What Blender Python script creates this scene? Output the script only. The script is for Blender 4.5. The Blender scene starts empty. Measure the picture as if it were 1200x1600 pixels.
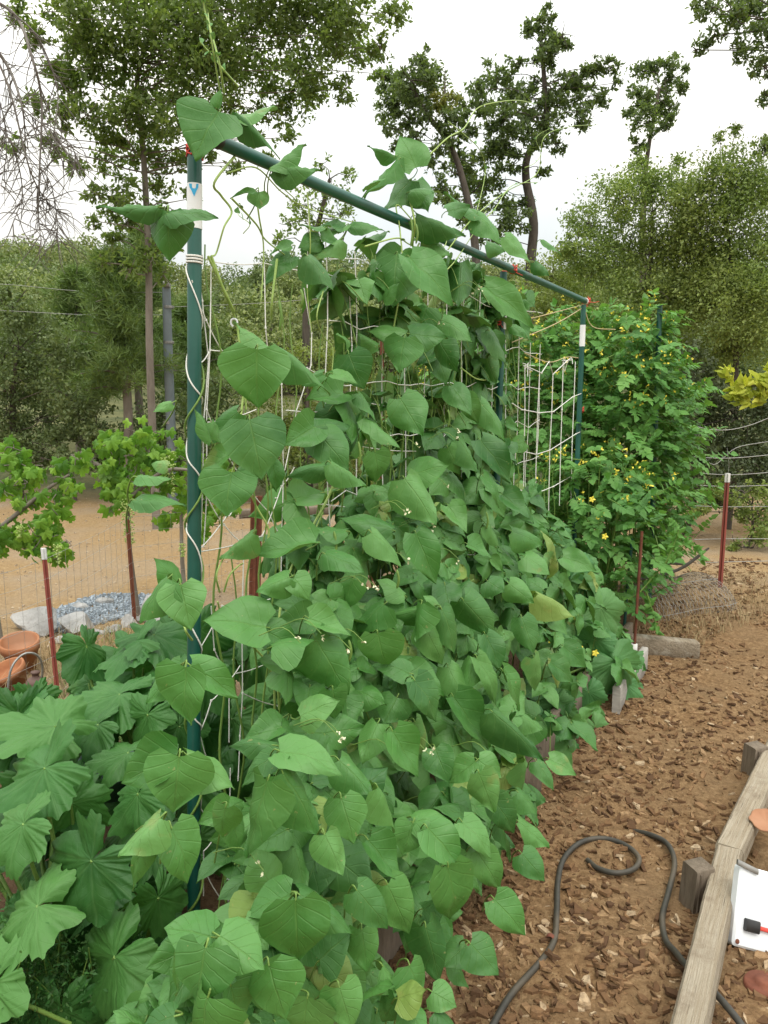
import bpy, math, random
import numpy as np
from mathutils import Vector, noise
random.seed(7); rng = np.random.default_rng(11)
SC = bpy.context.scene; COL = SC.collection
# ---------------------------------------------------------------- camera
F_PX = 1244.0; EYE = 1.6; TH = math.atan(180/F_PX)
cam_d = bpy.data.cameras.new('camera'); cam = bpy.data.objects.new('camera', cam_d); COL.objects.link(cam)
cam.location = (0, 0, EYE); cam.rotation_euler = (math.pi/2 - TH, 0, 0)
cam_d.sensor_fit = 'VERTICAL'; cam_d.sensor_height = 36; cam_d.lens = 36*F_PX/1600
cam_d.clip_start = .05; cam_d.clip_end = 2000; SC.camera = cam
# ---------------------------------------------------------------- sky, sun, exposure
SUN_EL, SUN_AZ = math.radians(58), math.radians(165)      # azimuth clockwise from +Y
w = bpy.data.worlds.new('World'); SC.world = w; w.use_nodes = True
nt = w.node_tree; nt.nodes.clear(); N = nt.nodes.new; L = nt.links.new
out = N('ShaderNodeOutputWorld'); bg = N('ShaderNodeBackground')
sky = N('ShaderNodeTexSky'); sky.sky_type = 'NISHITA'; sky.sun_disc = False
sky.sun_elevation = SUN_EL; sky.sun_rotation = SUN_AZ
tc = N('ShaderNodeTexCoord'); sx = N('ShaderNodeSeparateXYZ'); L(tc.outputs['Generated'], sx.inputs[0])
grad = N('ShaderNodeMapRange'); grad.inputs[1].default_value = 0; grad.inputs[2].default_value = 1
grad.inputs[3].default_value = 7.7; grad.inputs[4].default_value = 31; L(sx.outputs[2], grad.inputs[0])
nz = N('ShaderNodeTexNoise'); nz.inputs['Scale'].default_value = 2.2; nz.inputs['Detail'].default_value = 5; L(tc.outputs['Generated'], nz.inputs[0])
cr = N('ShaderNodeValToRGB'); cr.color_ramp.elements[0].position = .36; cr.color_ramp.elements[1].position = .62
cr.color_ramp.elements[0].color = (.74, .785, .785, 1); cr.color_ramp.elements[1].color = (1, .97, .90, 1); L(nz.outputs[0], cr.inputs[0])
vm = N('ShaderNodeVectorMath'); vm.operation = 'SCALE'; L(cr.outputs[0], vm.inputs[0]); L(grad.outputs[0], vm.inputs['Scale'])
mx = N('ShaderNodeMix'); mx.data_type = 'RGBA'; mx.inputs[0].default_value = .95; mx.clamp_result = False
L(sky.outputs[0], mx.inputs[6]); L(vm.outputs[0], mx.inputs[7]); L(mx.outputs[2], bg.inputs[0])
bg.inputs[1].default_value = .1; L(bg.outputs[0], out.inputs[0])
sd = bpy.data.lights.new('sun', 'SUN'); sd.energy = 1.1; sd.angle = math.radians(20); sd.color = (1, .94, .82)
so = bpy.data.objects.new('sun', sd); COL.objects.link(so)
dv = Vector((math.sin(SUN_AZ)*math.cos(SUN_EL), math.cos(SUN_AZ)*math.cos(SUN_EL), math.sin(SUN_EL)))
so.rotation_euler = dv.to_track_quat('Z', 'Y').to_euler()
SC.view_settings.view_transform = 'Standard'; SC.view_settings.look = 'None'; SC.view_settings.exposure = 0.06; SC.view_settings.gamma = 1
# ---------------------------------------------------------------- measuring: a point of the place seen in a direction, at a depth
def ray(px, py):
    a = (px-600)/F_PX; b = (800-py)/F_PX
    return np.array((a, math.cos(TH)+b*math.sin(TH), -math.sin(TH)+b*math.cos(TH)))
def P(px, py, d):
    r = ray(px, py); k = d/r[1]; return np.array((r[0]*k, d, EYE+r[2]*k))
def G(px, py, z=0.0):
    r = ray(px, py); k = (z-EYE)/r[2]; return np.array((r[0]*k, r[1]*k, z))
def pix(p):
    p = np.asarray(p, float); x = p[..., 0]; y = p[..., 1]; z = p[..., 2]-EYE
    Fw = y*math.cos(TH)-z*math.sin(TH); U = y*math.sin(TH)+z*math.cos(TH)
    return 600+F_PX*x/Fw, 800-F_PX*U/Fw
def inpoly(x, y, poly):
    ins = np.zeros(np.shape(x), bool); n = len(poly)
    for i in range(n):
        x1, y1 = poly[i]; x2, y2 = poly[(i+1) % n]
        if y1 == y2: continue
        c = ((y1 > y) != (y2 > y)) & (x < (x2-x1)*(y-y1)/(y2-y1)+x1); ins ^= c
    return ins
# ---------------------------------------------------------------- objects
def tag(o, label=None, cat=None, group=None, kind=None):
    if label: o['label'] = label
    if cat: o['category'] = cat
    if group: o['group'] = group
    if kind: o['kind'] = kind
    return o
def empty(name, loc, label, cat, group=None):
    o = bpy.data.objects.new(name, None); COL.objects.link(o); o.location = [float(v) for v in loc]; o.empty_display_size = .1
    return tag(o, label, cat, group)
class MB:
    def __init__(s): s.V = []; s.L = []; s.T = []; s.U = []; s.R = []; s.Mi = []; s.n = 0
    def add(s, V, F, uv=None, rnd=None, mat=0):
        V = np.asarray(V, float).reshape(-1, 3); F = np.asarray(F, int); m, k = F.shape
        s.V.append(V); s.L.append((F+s.n).ravel()); s.T.append(np.full(m, k)); s.n += len(V)
        s.U.append(np.zeros((m*k, 2)) if uv is None else np.asarray(uv).reshape(-1, 2))
        s.R.append(np.full(m, random.random()) if rnd is None else np.broadcast_to(np.asarray(rnd, float), (m,)))
        s.Mi.append(np.full(m, mat)); return s
    def build(s, name, mats, parent=None, smooth=True):
        if not s.V: return None
        me = bpy.data.meshes.new(name); V = np.concatenate(s.V); Lp = np.concatenate(s.L); T = np.concatenate(s.T)
        if parent is not None: V = V-np.array(parent.location if parent.parent is None else parent.parent.location)[None]
        me.vertices.add(len(V)); me.vertices.foreach_set('co', V.astype('f').ravel())
        me.loops.add(len(Lp)); me.loops.foreach_set('vertex_index', Lp.astype('i'))
        me.polygons.add(len(T)); me.polygons.foreach_set('loop_start', np.concatenate(([0], np.cumsum(T)[:-1])).astype('i'))
        me.polygons.foreach_set('material_index', np.concatenate(s.Mi).astype('i'))
        me.polygons.foreach_set('use_smooth', np.full(len(T), bool(smooth)))
        me.update(calc_edges=True)
        u = me.uv_layers.new(name='UVMap'); u.data.foreach_set('uv', np.concatenate(s.U).astype('f').ravel())
        a = me.attributes.new('rnd', 'FLOAT', 'FACE'); a.data.foreach_set('value', np.concatenate(s.R).astype('f'))
        me.validate()
        for m in (mats if isinstance(mats, (list, tuple)) else [mats]): me.materials.append(m)
        o = bpy.data.objects.new(name, me); COL.objects.link(o)
        if parent is not None: o.parent = parent
        return o
def unit(v): v = np.asarray(v, float); return v/(np.linalg.norm(v, axis=-1, keepdims=True)+1e-9)
def tube(mb, pts, r, sides=6, rnd=None, mat=0, cap=True):
    pts = np.asarray(pts, float); n = len(pts); r = np.broadcast_to(np.asarray(r, float), (n,))
    t = np.gradient(pts, axis=0); t = unit(t)
    up = np.array((0, 0, 1.)) if abs(t[0, 2]) < .9 else np.array((1., 0, 0))
    a = unit(np.cross(t[0], up)); A = [a]
    for i in range(1, n):
        a = a-t[i]*np.dot(a, t[i]); a = unit(a); A.append(a)
    A = np.array(A); B = np.cross(t, A); th = np.arange(sides)*2*math.pi/sides
    V = pts[:, None]+r[:, None, None]*(A[:, None]*np.cos(th)[None, :, None]+B[:, None]*np.sin(th)[None, :, None])
    i = np.arange(n-1)[:, None]*sides; j = np.arange(sides)[None]; j2 = (j+1) % sides
    F = np.stack((i+j, i+j2, i+sides+j2, i+sides+j), -1).reshape(-1, 4)
    R = random.random() if rnd is None else rnd
    base = mb.n; mb.add(V, F, rnd=R, mat=mat)
    if cap:
        for c in (list(range(sides))[::-1], [(n-1)*sides+k for k in range(sides)]):
            s = V.reshape(-1, 3)[c]; mb.add(s, [list(range(sides))], rnd=R, mat=mat)
def spline(pts, k=6):
    p = np.asarray(pts, float)
    if len(p) < 3: return np.array([p[0]+(p[-1]-p[0])*t for t in np.linspace(0, 1, k+1)])
    q = np.vstack((2*p[0]-p[1], p, 2*p[-1]-p[-2])); o = []
    for i in range(1, len(q)-2):
        for t in np.linspace(0, 1, k, endpoint=False):
            a, b, c, d = q[i-1:i+3]; o.append(.5*((2*b)+(-a+c)*t+(2*a-5*b+4*c-d)*t*t+(-a+3*b-3*c+d)*t**3))
    o.append(p[-1]); return np.array(o)
def box(mb, c, ax, ay, az, bev=0.0, rnd=None, mat=0):
    """box with half vectors ax, ay, az and chamfered long edges"""
    c, ax, ay, az = [np.asarray(v, float) for v in (c, ax, ay, az)]
    la, lb = np.linalg.norm(ay), np.linalg.norm(az); b1 = 1-bev/la; b2 = 1-bev/lb
    pr = [(-b1, -1), (b1, -1), (1, -b2), (1, b2), (b1, 1), (-b1, 1), (-1, b2), (-1, -b2)] if bev else [(-1, -1), (1, -1), (1, 1), (-1, 1)]
    n = len(pr); V = [c+s*ax+u*ay+v*az for s in (-1, 1) for u, v in pr]
    R = random.random() if rnd is None else rnd
    mb.add(V, [[k, (k+1) % n, n+(k+1) % n, n+k] for k in range(n)], rnd=R, mat=mat)
    mb.add([V[k] for k in range(n)][::-1], [list(range(n))], rnd=R, mat=mat); mb.add(V[n:], [list(range(n))], rnd=R, mat=mat)
def lathe(mb, c, prof, sides=28, mat=0, axis=(0, 0, 1), rnd=.5):
    ax = unit(axis); a = unit(np.cross(ax, (1, .3, .1))); b = np.cross(ax, a); th = np.arange(sides)*2*math.pi/sides
    V = np.array([[np.asarray(c)+ax*h+r*(a*math.cos(t)+b*math.sin(t)) for t in th] for r, h in prof]).reshape(-1, 3)
    F = [[i*sides+j, i*sides+(j+1) % sides, (i+1)*sides+(j+1) % sides, (i+1)*sides+j] for i in range(len(prof)-1) for j in range(sides)]
    mb.add(V, F, rnd=rnd, mat=mat)
# ---------------------------------------------------------------- materials
MATS = {}
class NT:
    def __init__(s, name):
        m = bpy.data.materials.new(name); m.use_nodes = True; s.m = m; s.t = m.node_tree; s.b = s.t.nodes['Principled BSDF']
    def n(s, ty, **k):
        x = s.t.nodes.new(ty)
        for a, v in k.items(): setattr(x, a, v)
        return x
    def l(s, a, b): s.t.links.new(a, b)
    def math(s, op, a, b=None, c=None):
        x = s.n('ShaderNodeMath', operation=op)
        for i, v in enumerate((a, b, c)):
            if v is None: continue
            if isinstance(v, (int, float)): x.inputs[i].default_value = v
            else: s.l(v, x.inputs[i])
        return x.outputs[0]
    def ramp(s, f, stops):
        r = s.n('ShaderNodeValToRGB'); e = r.color_ramp.elements
        while len(e) < len(stops): e.new(.5)
        for i, (p, c) in enumerate(stops): e[i].position = p; e[i].color = (*c, 1) if len(c) == 3 else c
        s.l(f, r.inputs[0]); return r.outputs[0]
    def noise(s, scale, detail=4, vec=None, rough=.5):
        x = s.n('ShaderNodeTexNoise'); x.inputs['Scale'].default_value = scale; x.inputs['Detail'].default_value = detail; x.inputs['Roughness'].default_value = rough
        if vec is not None: s.l(vec, x.inputs[0])
        return x.outputs[0]
    def obj(s): return s.n('ShaderNodeNewGeometry').outputs['Position']
    def mix(s, f, a, b, blend='MIX'):
        x = s.n('ShaderNodeMix', data_type='RGBA', blend_type=blend)
        for i, v in ((0, f), (6, a), (7, b)):
            if isinstance(v, (int, float)): x.inputs[i].default_value = v
            elif isinstance(v, tuple): x.inputs[i].default_value = (*v[:3], 1)
            else: s.l(v, x.inputs[i])
        return x.outputs[2]
    def bump(s, h, strength, dist=.01):
        b = s.n('ShaderNodeBump'); b.inputs['Strength'].default_value = strength; b.inputs['Distance'].default_value = dist
        s.l(h, b.inputs['Height']); s.l(b.outputs[0], s.b.inputs['Normal']); return b.outputs[0]
    def col(s, c): s.l(c, s.b.inputs['Base Color']) if not isinstance(c, tuple) else setattr(s.b.inputs['Base Color'], 'default_value', (*c, 1))
    def rough(s, v): s.b.inputs['Roughness'].default_value = v
    def rnd(s): return s.n('ShaderNodeAttribute', attribute_name='rnd').outputs['Fac']
def rough_mat(name, c1, c2, scale=8, rough=.8, bump=.4, dist=.01, metallic=0, stretch=None, c3=None, spec=.4):
    t = NT(name); v = t.obj()
    if stretch:
        mp = t.n('ShaderNodeMapping'); mp.inputs['Scale'].default_value = stretch; t.l(v, mp.inputs[0]); v = mp.outputs[0]
    f = t.noise(scale, 6, v, .65); f2 = t.noise(scale*.23, 3, v)
    c = t.ramp(f, [(.32, c1), (.68, c2)])
    if c3: c = t.mix(t.ramp(f2, [(.5, (0, 0, 0)), (.66, (1, 1, 1))]), c, c3)
    c = t.mix(.35, c, t.ramp(t.rnd(), [(0, c1), (1, c2)])); t.col(c); t.rough(rough); t.b.inputs['Metallic'].default_value = metallic
    t.b.inputs['Specular IOR Level'].default_value = spec; t.bump(f, bump, dist); MATS[name] = t.m; return t.m
def leaf_shader(t, color, trans, rough, spec, nrm=None):
    back = t.n('ShaderNodeNewGeometry').outputs['Backfacing']
    c = t.mix(t.math('MULTIPLY', back, .5), color, t.mix(.5, color, (.22, .30, .16)))
    t.l(c, t.b.inputs['Base Color']); t.rough(rough); t.b.inputs['Specular IOR Level'].default_value = spec
    tr = t.n('ShaderNodeBsdfTranslucent'); tc_ = t.mix(1, c, (1.25, 1.35, .55), 'MULTIPLY'); t.l(tc_, tr.inputs[0])
    if nrm is not None: t.l(nrm, tr.inputs['Normal'])
    ms = t.n('ShaderNodeMixShader'); ms.inputs[0].default_value = trans; t.l(t.b.outputs[0], ms.inputs[1]); t.l(tr.outputs[0], ms.inputs[2])
    t.l(ms.outputs[0], t.t.nodes['Material Output'].inputs[0])
def cloud_mat(name, dark, mid, lite, trans=.3, patch=None, ps=.6, rough=.55):
    """foliage of tiny leaves: colour varies leaf by leaf and in patches"""
    t = NT(name); c = t.ramp(t.rnd(), [(0, dark), (.55, mid), (1, lite)])
    f = t.noise(ps, 3, t.obj())
    c = t.mix(t.ramp(f, [(.42, (0, 0, 0)), (.62, (.75, .75, .75))]), c, t.mix(.5, c, patch or lite))
    leaf_shader(t, c, trans, rough, .35); MATS[name] = t.m; return t.m
def bean_mat(name, a, b, c_):
    t = NT(name); uv = t.n('ShaderNodeUVMap'); s = t.n('ShaderNodeSeparateXYZ'); t.l(uv.outputs[0], s.inputs[0])
    u, v = s.outputs[0], s.outputs[1]; av = t.math('ABSOLUTE', v)
    mid = t.math('SUBTRACT', 1, t.math('SMOOTH_MIN', t.math('MULTIPLY', av, 22), 1, .2))
    lat = t.math('FRACT', t.math('MULTIPLY', t.math('SUBTRACT', u, t.math('MULTIPLY', t.math('POWER', av, .75), .34)), 5.2))
    d = t.math('ABSOLUTE', t.math('SUBTRACT', lat, .5)); latv = t.math('SUBTRACT', 1, t.math('SMOOTH_MIN', t.math('MULTIPLY', t.math('SUBTRACT', .5, d), 11), 1, .3))
    veins = t.math('MAXIMUM', mid, t.math('MULTIPLY', latv, .4))
    base = t.ramp(t.rnd(), [(0, a), (.5, b), (1, c_)])
    pn = t.noise(5, 4, t.obj()); fn = t.noise(60, 3, t.obj())
    base = t.mix(t.ramp(pn, [(.4, (0, 0, 0)), (.7, (.5, .5, .5))]), base, c_)
    tiny = t.noise(3.1, 2, t.obj())
    base = t.mix(t.math('MULTIPLY', t.math('GREATER_THAN', fn, .725), .5), base, (.30, .30, .12))
    base = t.mix(t.math('MULTIPLY', veins, .26), base, (.20, .36, .09))
    wear = t.ramp(t.math('ADD', t.math('MULTIPLY', t.rnd(), .5), t.math('MULTIPLY', t.noise(14, 3, t.obj()), .8)), [(.95, (0, 0, 0)), (1.0, (.4, .4, .4))])
    base = t.mix(wear, base, (.25, .26, .08))
    base = t.mix(t.math('MULTIPLY', t.math('GREATER_THAN', t.rnd(), .997), .4), base, (.33, .36, .07))
    hgt = t.math('ADD', t.math('MULTIPLY', t.math('SUBTRACT', 1, veins), .8), t.math('ADD', t.math('MULTIPLY', t.noise(45, 3, t.obj()), .9), t.math('MULTIPLY', t.math('POWER', t.math('SUBTRACT', 1, t.math('MULTIPLY', d, 2)), 2), -.0)))
    nr = t.bump(t.math('ADD', hgt, t.math('MULTIPLY', t.noise(22, 2, t.obj()), 1.1)), .5, .0042)
    leaf_shader(t, base, .17, .48, .42, nr); MATS[name] = t.m; return t.m
def palm_mat(name, a, b, c_, nl=5, spread=50., vein=(.2, .33, .12), trans=.2):
    """broad lobed leaf, uv holds the flat leaf outline; veins fan from the stalk"""
    t = NT(name); uv = t.n('ShaderNodeUVMap'); s = t.n('ShaderNodeSeparateXYZ'); t.l(uv.outputs[0], s.inputs[0])
    x, y = s.outputs[0], s.outputs[1]; r = t.math('SQRT', t.math('ADD', t.math('MULTIPLY', x, x), t.math('MULTIPLY', y, y)))
    an = t.math('ARCTAN2', x, y); q = t.math('DIVIDE', an, math.radians(spread)); dd = t.math('ABSOLUTE', t.math('SUBTRACT', q, t.math('ROUND', q)))
    dist = t.math('MULTIPLY', t.math('MULTIPLY', dd, r), math.radians(spread)*34)
    v1 = t.math('SUBTRACT', 1, t.math('MINIMUM', dist, 1))
    l2 = t.math('FRACT', t.math('MULTIPLY', t.math('SUBTRACT', r, t.math('MULTIPLY', dd, .45)), 6)); l2 = t.math('ABSOLUTE', t.math('SUBTRACT', l2, .5))
    v2 = t.math('SUBTRACT', 1, t.math('MINIMUM', t.math('MULTIPLY', t.math('SUBTRACT', .5, l2), 12), 1))
    ve = t.math('MAXIMUM', t.math('MULTIPLY', v1, .75), t.math('MULTIPLY', v2, .25))
    base = t.ramp(t.rnd(), [(0, a), (.5, b), (1, c_)]); pn = t.noise(7, 4, t.obj())
    base = t.mix(t.ramp(pn, [(.4, (0, 0, 0)), (.7, (.5, .5, .5))]), base, c_)
    base = t.mix(t.math('MULTIPLY', ve, .13), base, vein)
    nr = t.bump(t.math('ADD', t.math('SUBTRACT', 1, ve), t.noise(40, 3, t.obj())), .4, .004)
    leaf_shader(t, base, trans, .5, .35, nr); MATS[name] = t.m; return t.m
bean_m = bean_mat('bean_leaf', (.034, .128, .026), (.070, .215, .042), (.125, .295, .078))
squash_m = palm_mat('squash_leaf', (.024, .10, .02), (.042, .155, .032), (.085, .225, .05), spread=48)
cuc_m = palm_mat('cucumber_leaf', (.06, .19, .06), (.085, .24, .075), (.13, .29, .09), spread=50)
grape_m = palm_mat('grape_leaf', (.055, .16, .018), (.12, .28, .03), (.24, .42, .05), spread=50, vein=(.3, .45, .1), trans=.35)
tomato_m = cloud_mat('tomato_leaf', (.05, .155, .032), (.11, .28, .06), (.19, .38, .09), .3, (.16, .36, .08), 2.5)
oak_m = cloud_mat('oak_leaf', (.08, .13, .035), (.16, .24, .065), (.28, .36, .12), .5, (.14, .17, .05), .7)
oakfar_m = cloud_mat('far_oak_leaf', (.045, .07, .032), (.12, .175, .06), (.20, .26, .09), .45, (.09, .12, .05), .4)
bush_m = cloud_mat('brush_leaf', (.11, .165, .04), (.20, .285, .068), (.34, .42, .125), .3, (.27, .28, .07), .5)
shrub_m = cloud_mat('shrub_leaf', (.08, .12, .045), (.15, .21, .08), (.24, .30, .13), .25, (.16, .19, .08), .4)
pine_m = cloud_mat('pine_needle', (.07, .13, .03), (.13, .22, .05), (.2, .3, .08), .2, (.15, .2, .05), .5)
hill_m = cloud_mat('hillside_leaf', (.13, .17, .055), (.21, .27, .09), (.32, .36, .13), .2, (.22, .22, .09), .15)
mistle_m = cloud_mat('mistletoe_leaf', (.12, .14, .02), (.2, .22, .04), (.3, .3, .06), .3)
sprig_m = cloud_mat('yellow_leaf', (.25, .32, .03), (.4, .45, .05), (.55, .55, .08), .35)
fern_m = cloud_mat('feathery_leaf', (.02, .09, .02), (.04, .14, .03), (.07, .2, .04), .25)
bark_m = rough_mat('bark', (.045, .036, .028), (.13, .11, .09), 14, .9, .8, .03, stretch=(1, 1, .3))
palebark_m = rough_mat('pale_bark', (.12, .10, .08), (.27, .24, .2), 10, .9, .6, .03, stretch=(1, 1, .3))
twig_m = rough_mat('twig', (.10, .09, .08), (.2, .18, .16), 10, .9, .3)
stem_m = rough_mat('vine_stem', (.10, .20, .035), (.2, .32, .07), 20, .5, .2, .002)
tendril_m = rough_mat('young_tendril', (.22, .36, .07), (.42, .55, .17), 20, .5, .2, .002)
string_m = rough_mat('white_string', (.72, .72, .68), (.85, .85, .8), 60, .7, .3, .001)
twine_m = rough_mat('jute_twine', (.42, .33, .17), (.6, .5, .3), 60, .9, .3, .001)
red_m = rough_mat('red_tie', (.55, .05, .04), (.75, .1, .07), 30, .6, .2, .002)
green_m = rough_mat('green_coated_steel', (.005, .06, .045), (.012, .105, .078), 9, .36, .15, .002, spec=.55, c3=(.03, .13, .10))
stick_m = rough_mat('white_sticker', (.75, .78, .78), (.86, .88, .88), 20, .4, .05, .001)
blue_m = rough_mat('blue_print', (.02, .35, .65), (.05, .45, .75), 20, .4, .05, .001)
rust_m = rough_mat('rusty_steel', (.10, .035, .02), (.26, .09, .05), 25, .85, .6, .004, c3=(.18, .06, .04))
redpost_m = rough_mat('red_painted_steel', (.24, .06, .045), (.38, .10, .075), 12, .7, .3, .003, c3=(.2, .07, .05))
whitep_m = rough_mat('white_paint', (.6, .6, .58), (.82, .82, .8), 14, .6, .2, .003)
wire_m = rough_mat('galvanised_wire', (.25, .25, .24), (.5, .5, .48), 30, .55, .2, .002, metallic=.6)
wood_m = rough_mat('weathered_timber', (.19, .15, .105), (.42, .35, .26), 9, .85, .9, .012, stretch=(9, 1.2, 9), c3=(.5, .45, .37))
t = NT('grained_timber'); uv_ = t.n('ShaderNodeUVMap'); mp_ = t.n('ShaderNodeMapping'); mp_.inputs['Scale'].default_value = (1.2, 7, 1); t.l(uv_.outputs[0], mp_.inputs[0])
g1 = t.noise(3, 8, mp_.outputs[0], .75); mp2 = t.n('ShaderNodeMapping'); mp2.inputs['Scale'].default_value = (.7, 2.4, 1); t.l(uv_.outputs[0], mp2.inputs[0]); g2 = t.noise(2.3, 3, mp2.outputs[0])
c = t.ramp(g1, [(.3, (.14, .105, .07)), (.42, (.36, .30, .22)), (.7, (.52, .46, .37))]); c = t.mix(t.ramp(g2, [(.45, (0, 0, 0)), (.7, (.7, .7, .7))]), c, (.30, .235, .155)); c = t.mix(t.ramp(t.noise(12, 5, t.obj(), .7), [(.55, (0, 0, 0)), (.75, (.5, .5, .5))]), c, (.17, .12, .08))
crk = t.math('GREATER_THAN', t.noise(4.6, 2, mp_.outputs[0], .4), .71); c = t.mix(t.math('MULTIPLY', crk, .8), c, (.05, .035, .025)); t.col(c); t.rough(.9); t.b.inputs['Specular IOR Level'].default_value = .15; t.bump(t.math('SUBTRACT', g1, crk), .9, .008); grain_m = t.m
oldwood_m = rough_mat('grey_wood', (.11, .085, .06), (.25, .2, .15), 10, .9, .8, .01, stretch=(6, 6, 1))
boards_m = rough_mat('bed_board', (.33, .31, .28), (.55, .52, .47), 10, .8, .5, .006, stretch=(2, 2, 6))
hose_m = rough_mat('rubber_hose', (.028, .027, .023), (.065, .06, .048), 25, .55, .3, .002, c3=(.12, .095, .065))
terra_m = rough_mat('terracotta', (.27, .10, .045), (.42, .18, .08), 12, .85, .3, .004, c3=(.42, .26, .17))
jug_m = rough_mat('brown_glazed_clay', (.09, .05, .04), (.17, .10, .08), 12, .6, .3, .004)
t = NT('bark_chip'); c = t.ramp(t.rnd(), [(0, (.10, .055, .03)), (.25, (.17, .095, .048)), (.55, (.26, .15, .075)), (.85, (.38, .25, .135)), (1, (.58, .45, .30))]); f = t.noise(60, 5, t.obj(), .7)
c = t.mix(t.ramp(f, [(.35, (.6, .6, .6)), (.6, (0, 0, 0))]), c, (.09, .053, .03)); t.col(c); t.rough(.95); t.b.inputs['Specular IOR Level'].default_value = .15; t.bump(f, .8, .006); chip_m = t.m
pole_m = rough_mat('grey_painted_pole', (.14, .17, .19), (.2, .24, .26), 4, .7, .2, .01)
rock_m = rough_mat('rock', (.20, .20, .195), (.52, .51, .5), 7, .85, .8, .03, c3=(.72, .71, .69))
plast_m = rough_mat('white_plastic', (.72, .75, .78), (.8, .83, .86), 4, .35, .04, .002)
black_m = rough_mat('black_plastic', (.015, .015, .015), (.04, .04, .04), 20, .45, .1, .002)
steel_m = rough_mat('dull_steel', (.2, .2, .19), (.38, .37, .35), 30, .5, .3, .003, metallic=.7)
yell_m = rough_mat('yellow_petal', (.75, .62, .05), (.9, .8, .12), 40, .6, .1, .002)
cream_m = rough_mat('cream_petal', (.7, .7, .42), (.85, .85, .65), 40, .6, .1, .002)
grapef_m = rough_mat('grape_berry', (.3, .42, .1), (.45, .55, .18), 40, .4, .1, .002)
straw_m = rough_mat('dry_grass', (.20, .145, .07), (.50, .39, .22), 10, .9, .2, .003)
pot_m = rough_mat('grey_pot', (.12, .16, .19), (.2, .25, .29), 10, .5, .2, .003)
# ---------------------------------------------------------------- ground
def sm(a, b, x): t = np.clip((x-a)/(b-a), 0, 1); return t*t*(3-2*t)
def terrain(x, y):
    return 7.8*sm(0, 1, (y-13.5)/62)+.8*sm(12.5, 18, y)+2.5*sm(8, 40, -x)*sm(16, 40, y)+1.5*sm(10, 40, x)*sm(16, 40, y)
def axis(lo, hi, d0, d1, far, g=1.16):
    a = list(np.arange(d0, d1, .035)); s = .035; p = a[-1]
    while p < hi: s *= g; p += s; a.append(p)
    s = .035; p = a[0]
    while p > lo: s *= g; p -= s; a.insert(0, p)
    return np.array(a)
xs = axis(-420, 420, -2.6, 3.2, 1); ys = axis(-60, 600, 1.2, 6.6, 1)
X, Y = np.meshgrid(xs, ys); Z = terrain(X, Y)
nearm = (np.abs(X) < 8) & (Y > 0) & (Y < 14)
idx = np.argwhere(nearm)
for i, j in idx:
    x, y = X[i, j], Y[i, j]; Z[i, j] += .035*noise.noise((x*1.3, y*1.3, 0))+.022*noise.noise((x*5, y*5, 3))+.010*noise.noise((x*17, y*17, 5))
far = (Y > 16)
for i, j in np.argwhere(far & (np.abs(X) < 150)): Z[i, j] += .9*noise.noise((X[i, j]*.06, Y[i, j]*.06, 1))
ny, nx = X.shape; ii = np.arange(ny-1)[:, None]*nx; jj = np.arange(nx-1)[None]
Fq = np.stack((ii+jj, ii+jj+1, ii+nx+jj+1, ii+nx+jj), -1).reshape(-1, 4)
t = NT('ground'); pos = t.obj(); s3 = t.n('ShaderNodeSeparateXYZ'); t.l(pos, s3.inputs[0]); px_, py_ = s3.outputs[0], s3.outputs[1]
f1 = t.noise(38, 8, pos, .7); f2 = t.noise(3, 4, pos); f3 = t.noise(120, 4, pos, .7)
mulch = t.ramp(f1, [(.3, (.115, .064, .03)), (.5, (.25, .15, .073)), (.72, (.43, .29, .155))])
mulch = t.mix(t.ramp(f2, [(.4, (0, 0, 0)), (.65, (.6, .6, .6))]), mulch, t.ramp(f3, [(.3, (.15, .093, .048)), (.7, (.33, .225, .125))]))
dirt = t.ramp(t.noise(26, 8, pos, .75), [(.3, (.24, .155, .075)), (.55, (.36, .245, .125)), (.75, (.47, .35, .20))])
dirt = t.mix(t.ramp(t.noise(.9, 4, pos), [(.45, (0, 0, 0)), (.7, (.8, .8, .8))]), dirt, t.ramp(f3, [(.3, (.22, .17, .12)), (.7, (.45, .37, .28))]))
green = t.ramp(t.noise(1.4, 6, pos, .7), [(.35, (.05, .065, .025)), (.6, (.13, .13, .055)), (.75, (.26, .22, .1))])
wob = t.math('MULTIPLY', t.noise(.8, 3, pos), 1.4)
left = t.ramp(t.math('SUBTRACT', t.math('ADD', wob, t.math('MULTIPLY', px_, -1)), .1), [(.75, (0, 0, 0)), (1, (1, 1, 1))])
farm = t.ramp(t.math('DIVIDE', t.math('SUBTRACT', t.math('ADD', py_, wob), 6.2), 1.5), [(0, (0, 0, 0)), (1, (1, 1, 1))])
nearm_ = t.ramp(t.math('DIVIDE', t.math('ADD', py_, t.math('MULTIPLY', wob, .4)), 5), [(.82, (0, 0, 0)), (.95, (1, 1, 1))])
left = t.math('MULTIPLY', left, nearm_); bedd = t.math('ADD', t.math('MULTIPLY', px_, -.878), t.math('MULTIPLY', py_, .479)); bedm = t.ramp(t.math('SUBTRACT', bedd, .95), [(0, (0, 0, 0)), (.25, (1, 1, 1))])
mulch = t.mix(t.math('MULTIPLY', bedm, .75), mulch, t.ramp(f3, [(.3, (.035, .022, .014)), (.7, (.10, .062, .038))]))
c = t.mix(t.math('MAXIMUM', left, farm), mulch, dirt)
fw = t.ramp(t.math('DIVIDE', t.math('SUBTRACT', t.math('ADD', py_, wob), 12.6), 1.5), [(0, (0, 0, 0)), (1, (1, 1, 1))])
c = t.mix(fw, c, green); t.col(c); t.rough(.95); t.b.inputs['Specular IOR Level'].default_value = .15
t.bump(t.math('ADD', f1, t.math('MULTIPLY', f3, .4)), .9, .02)
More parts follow.
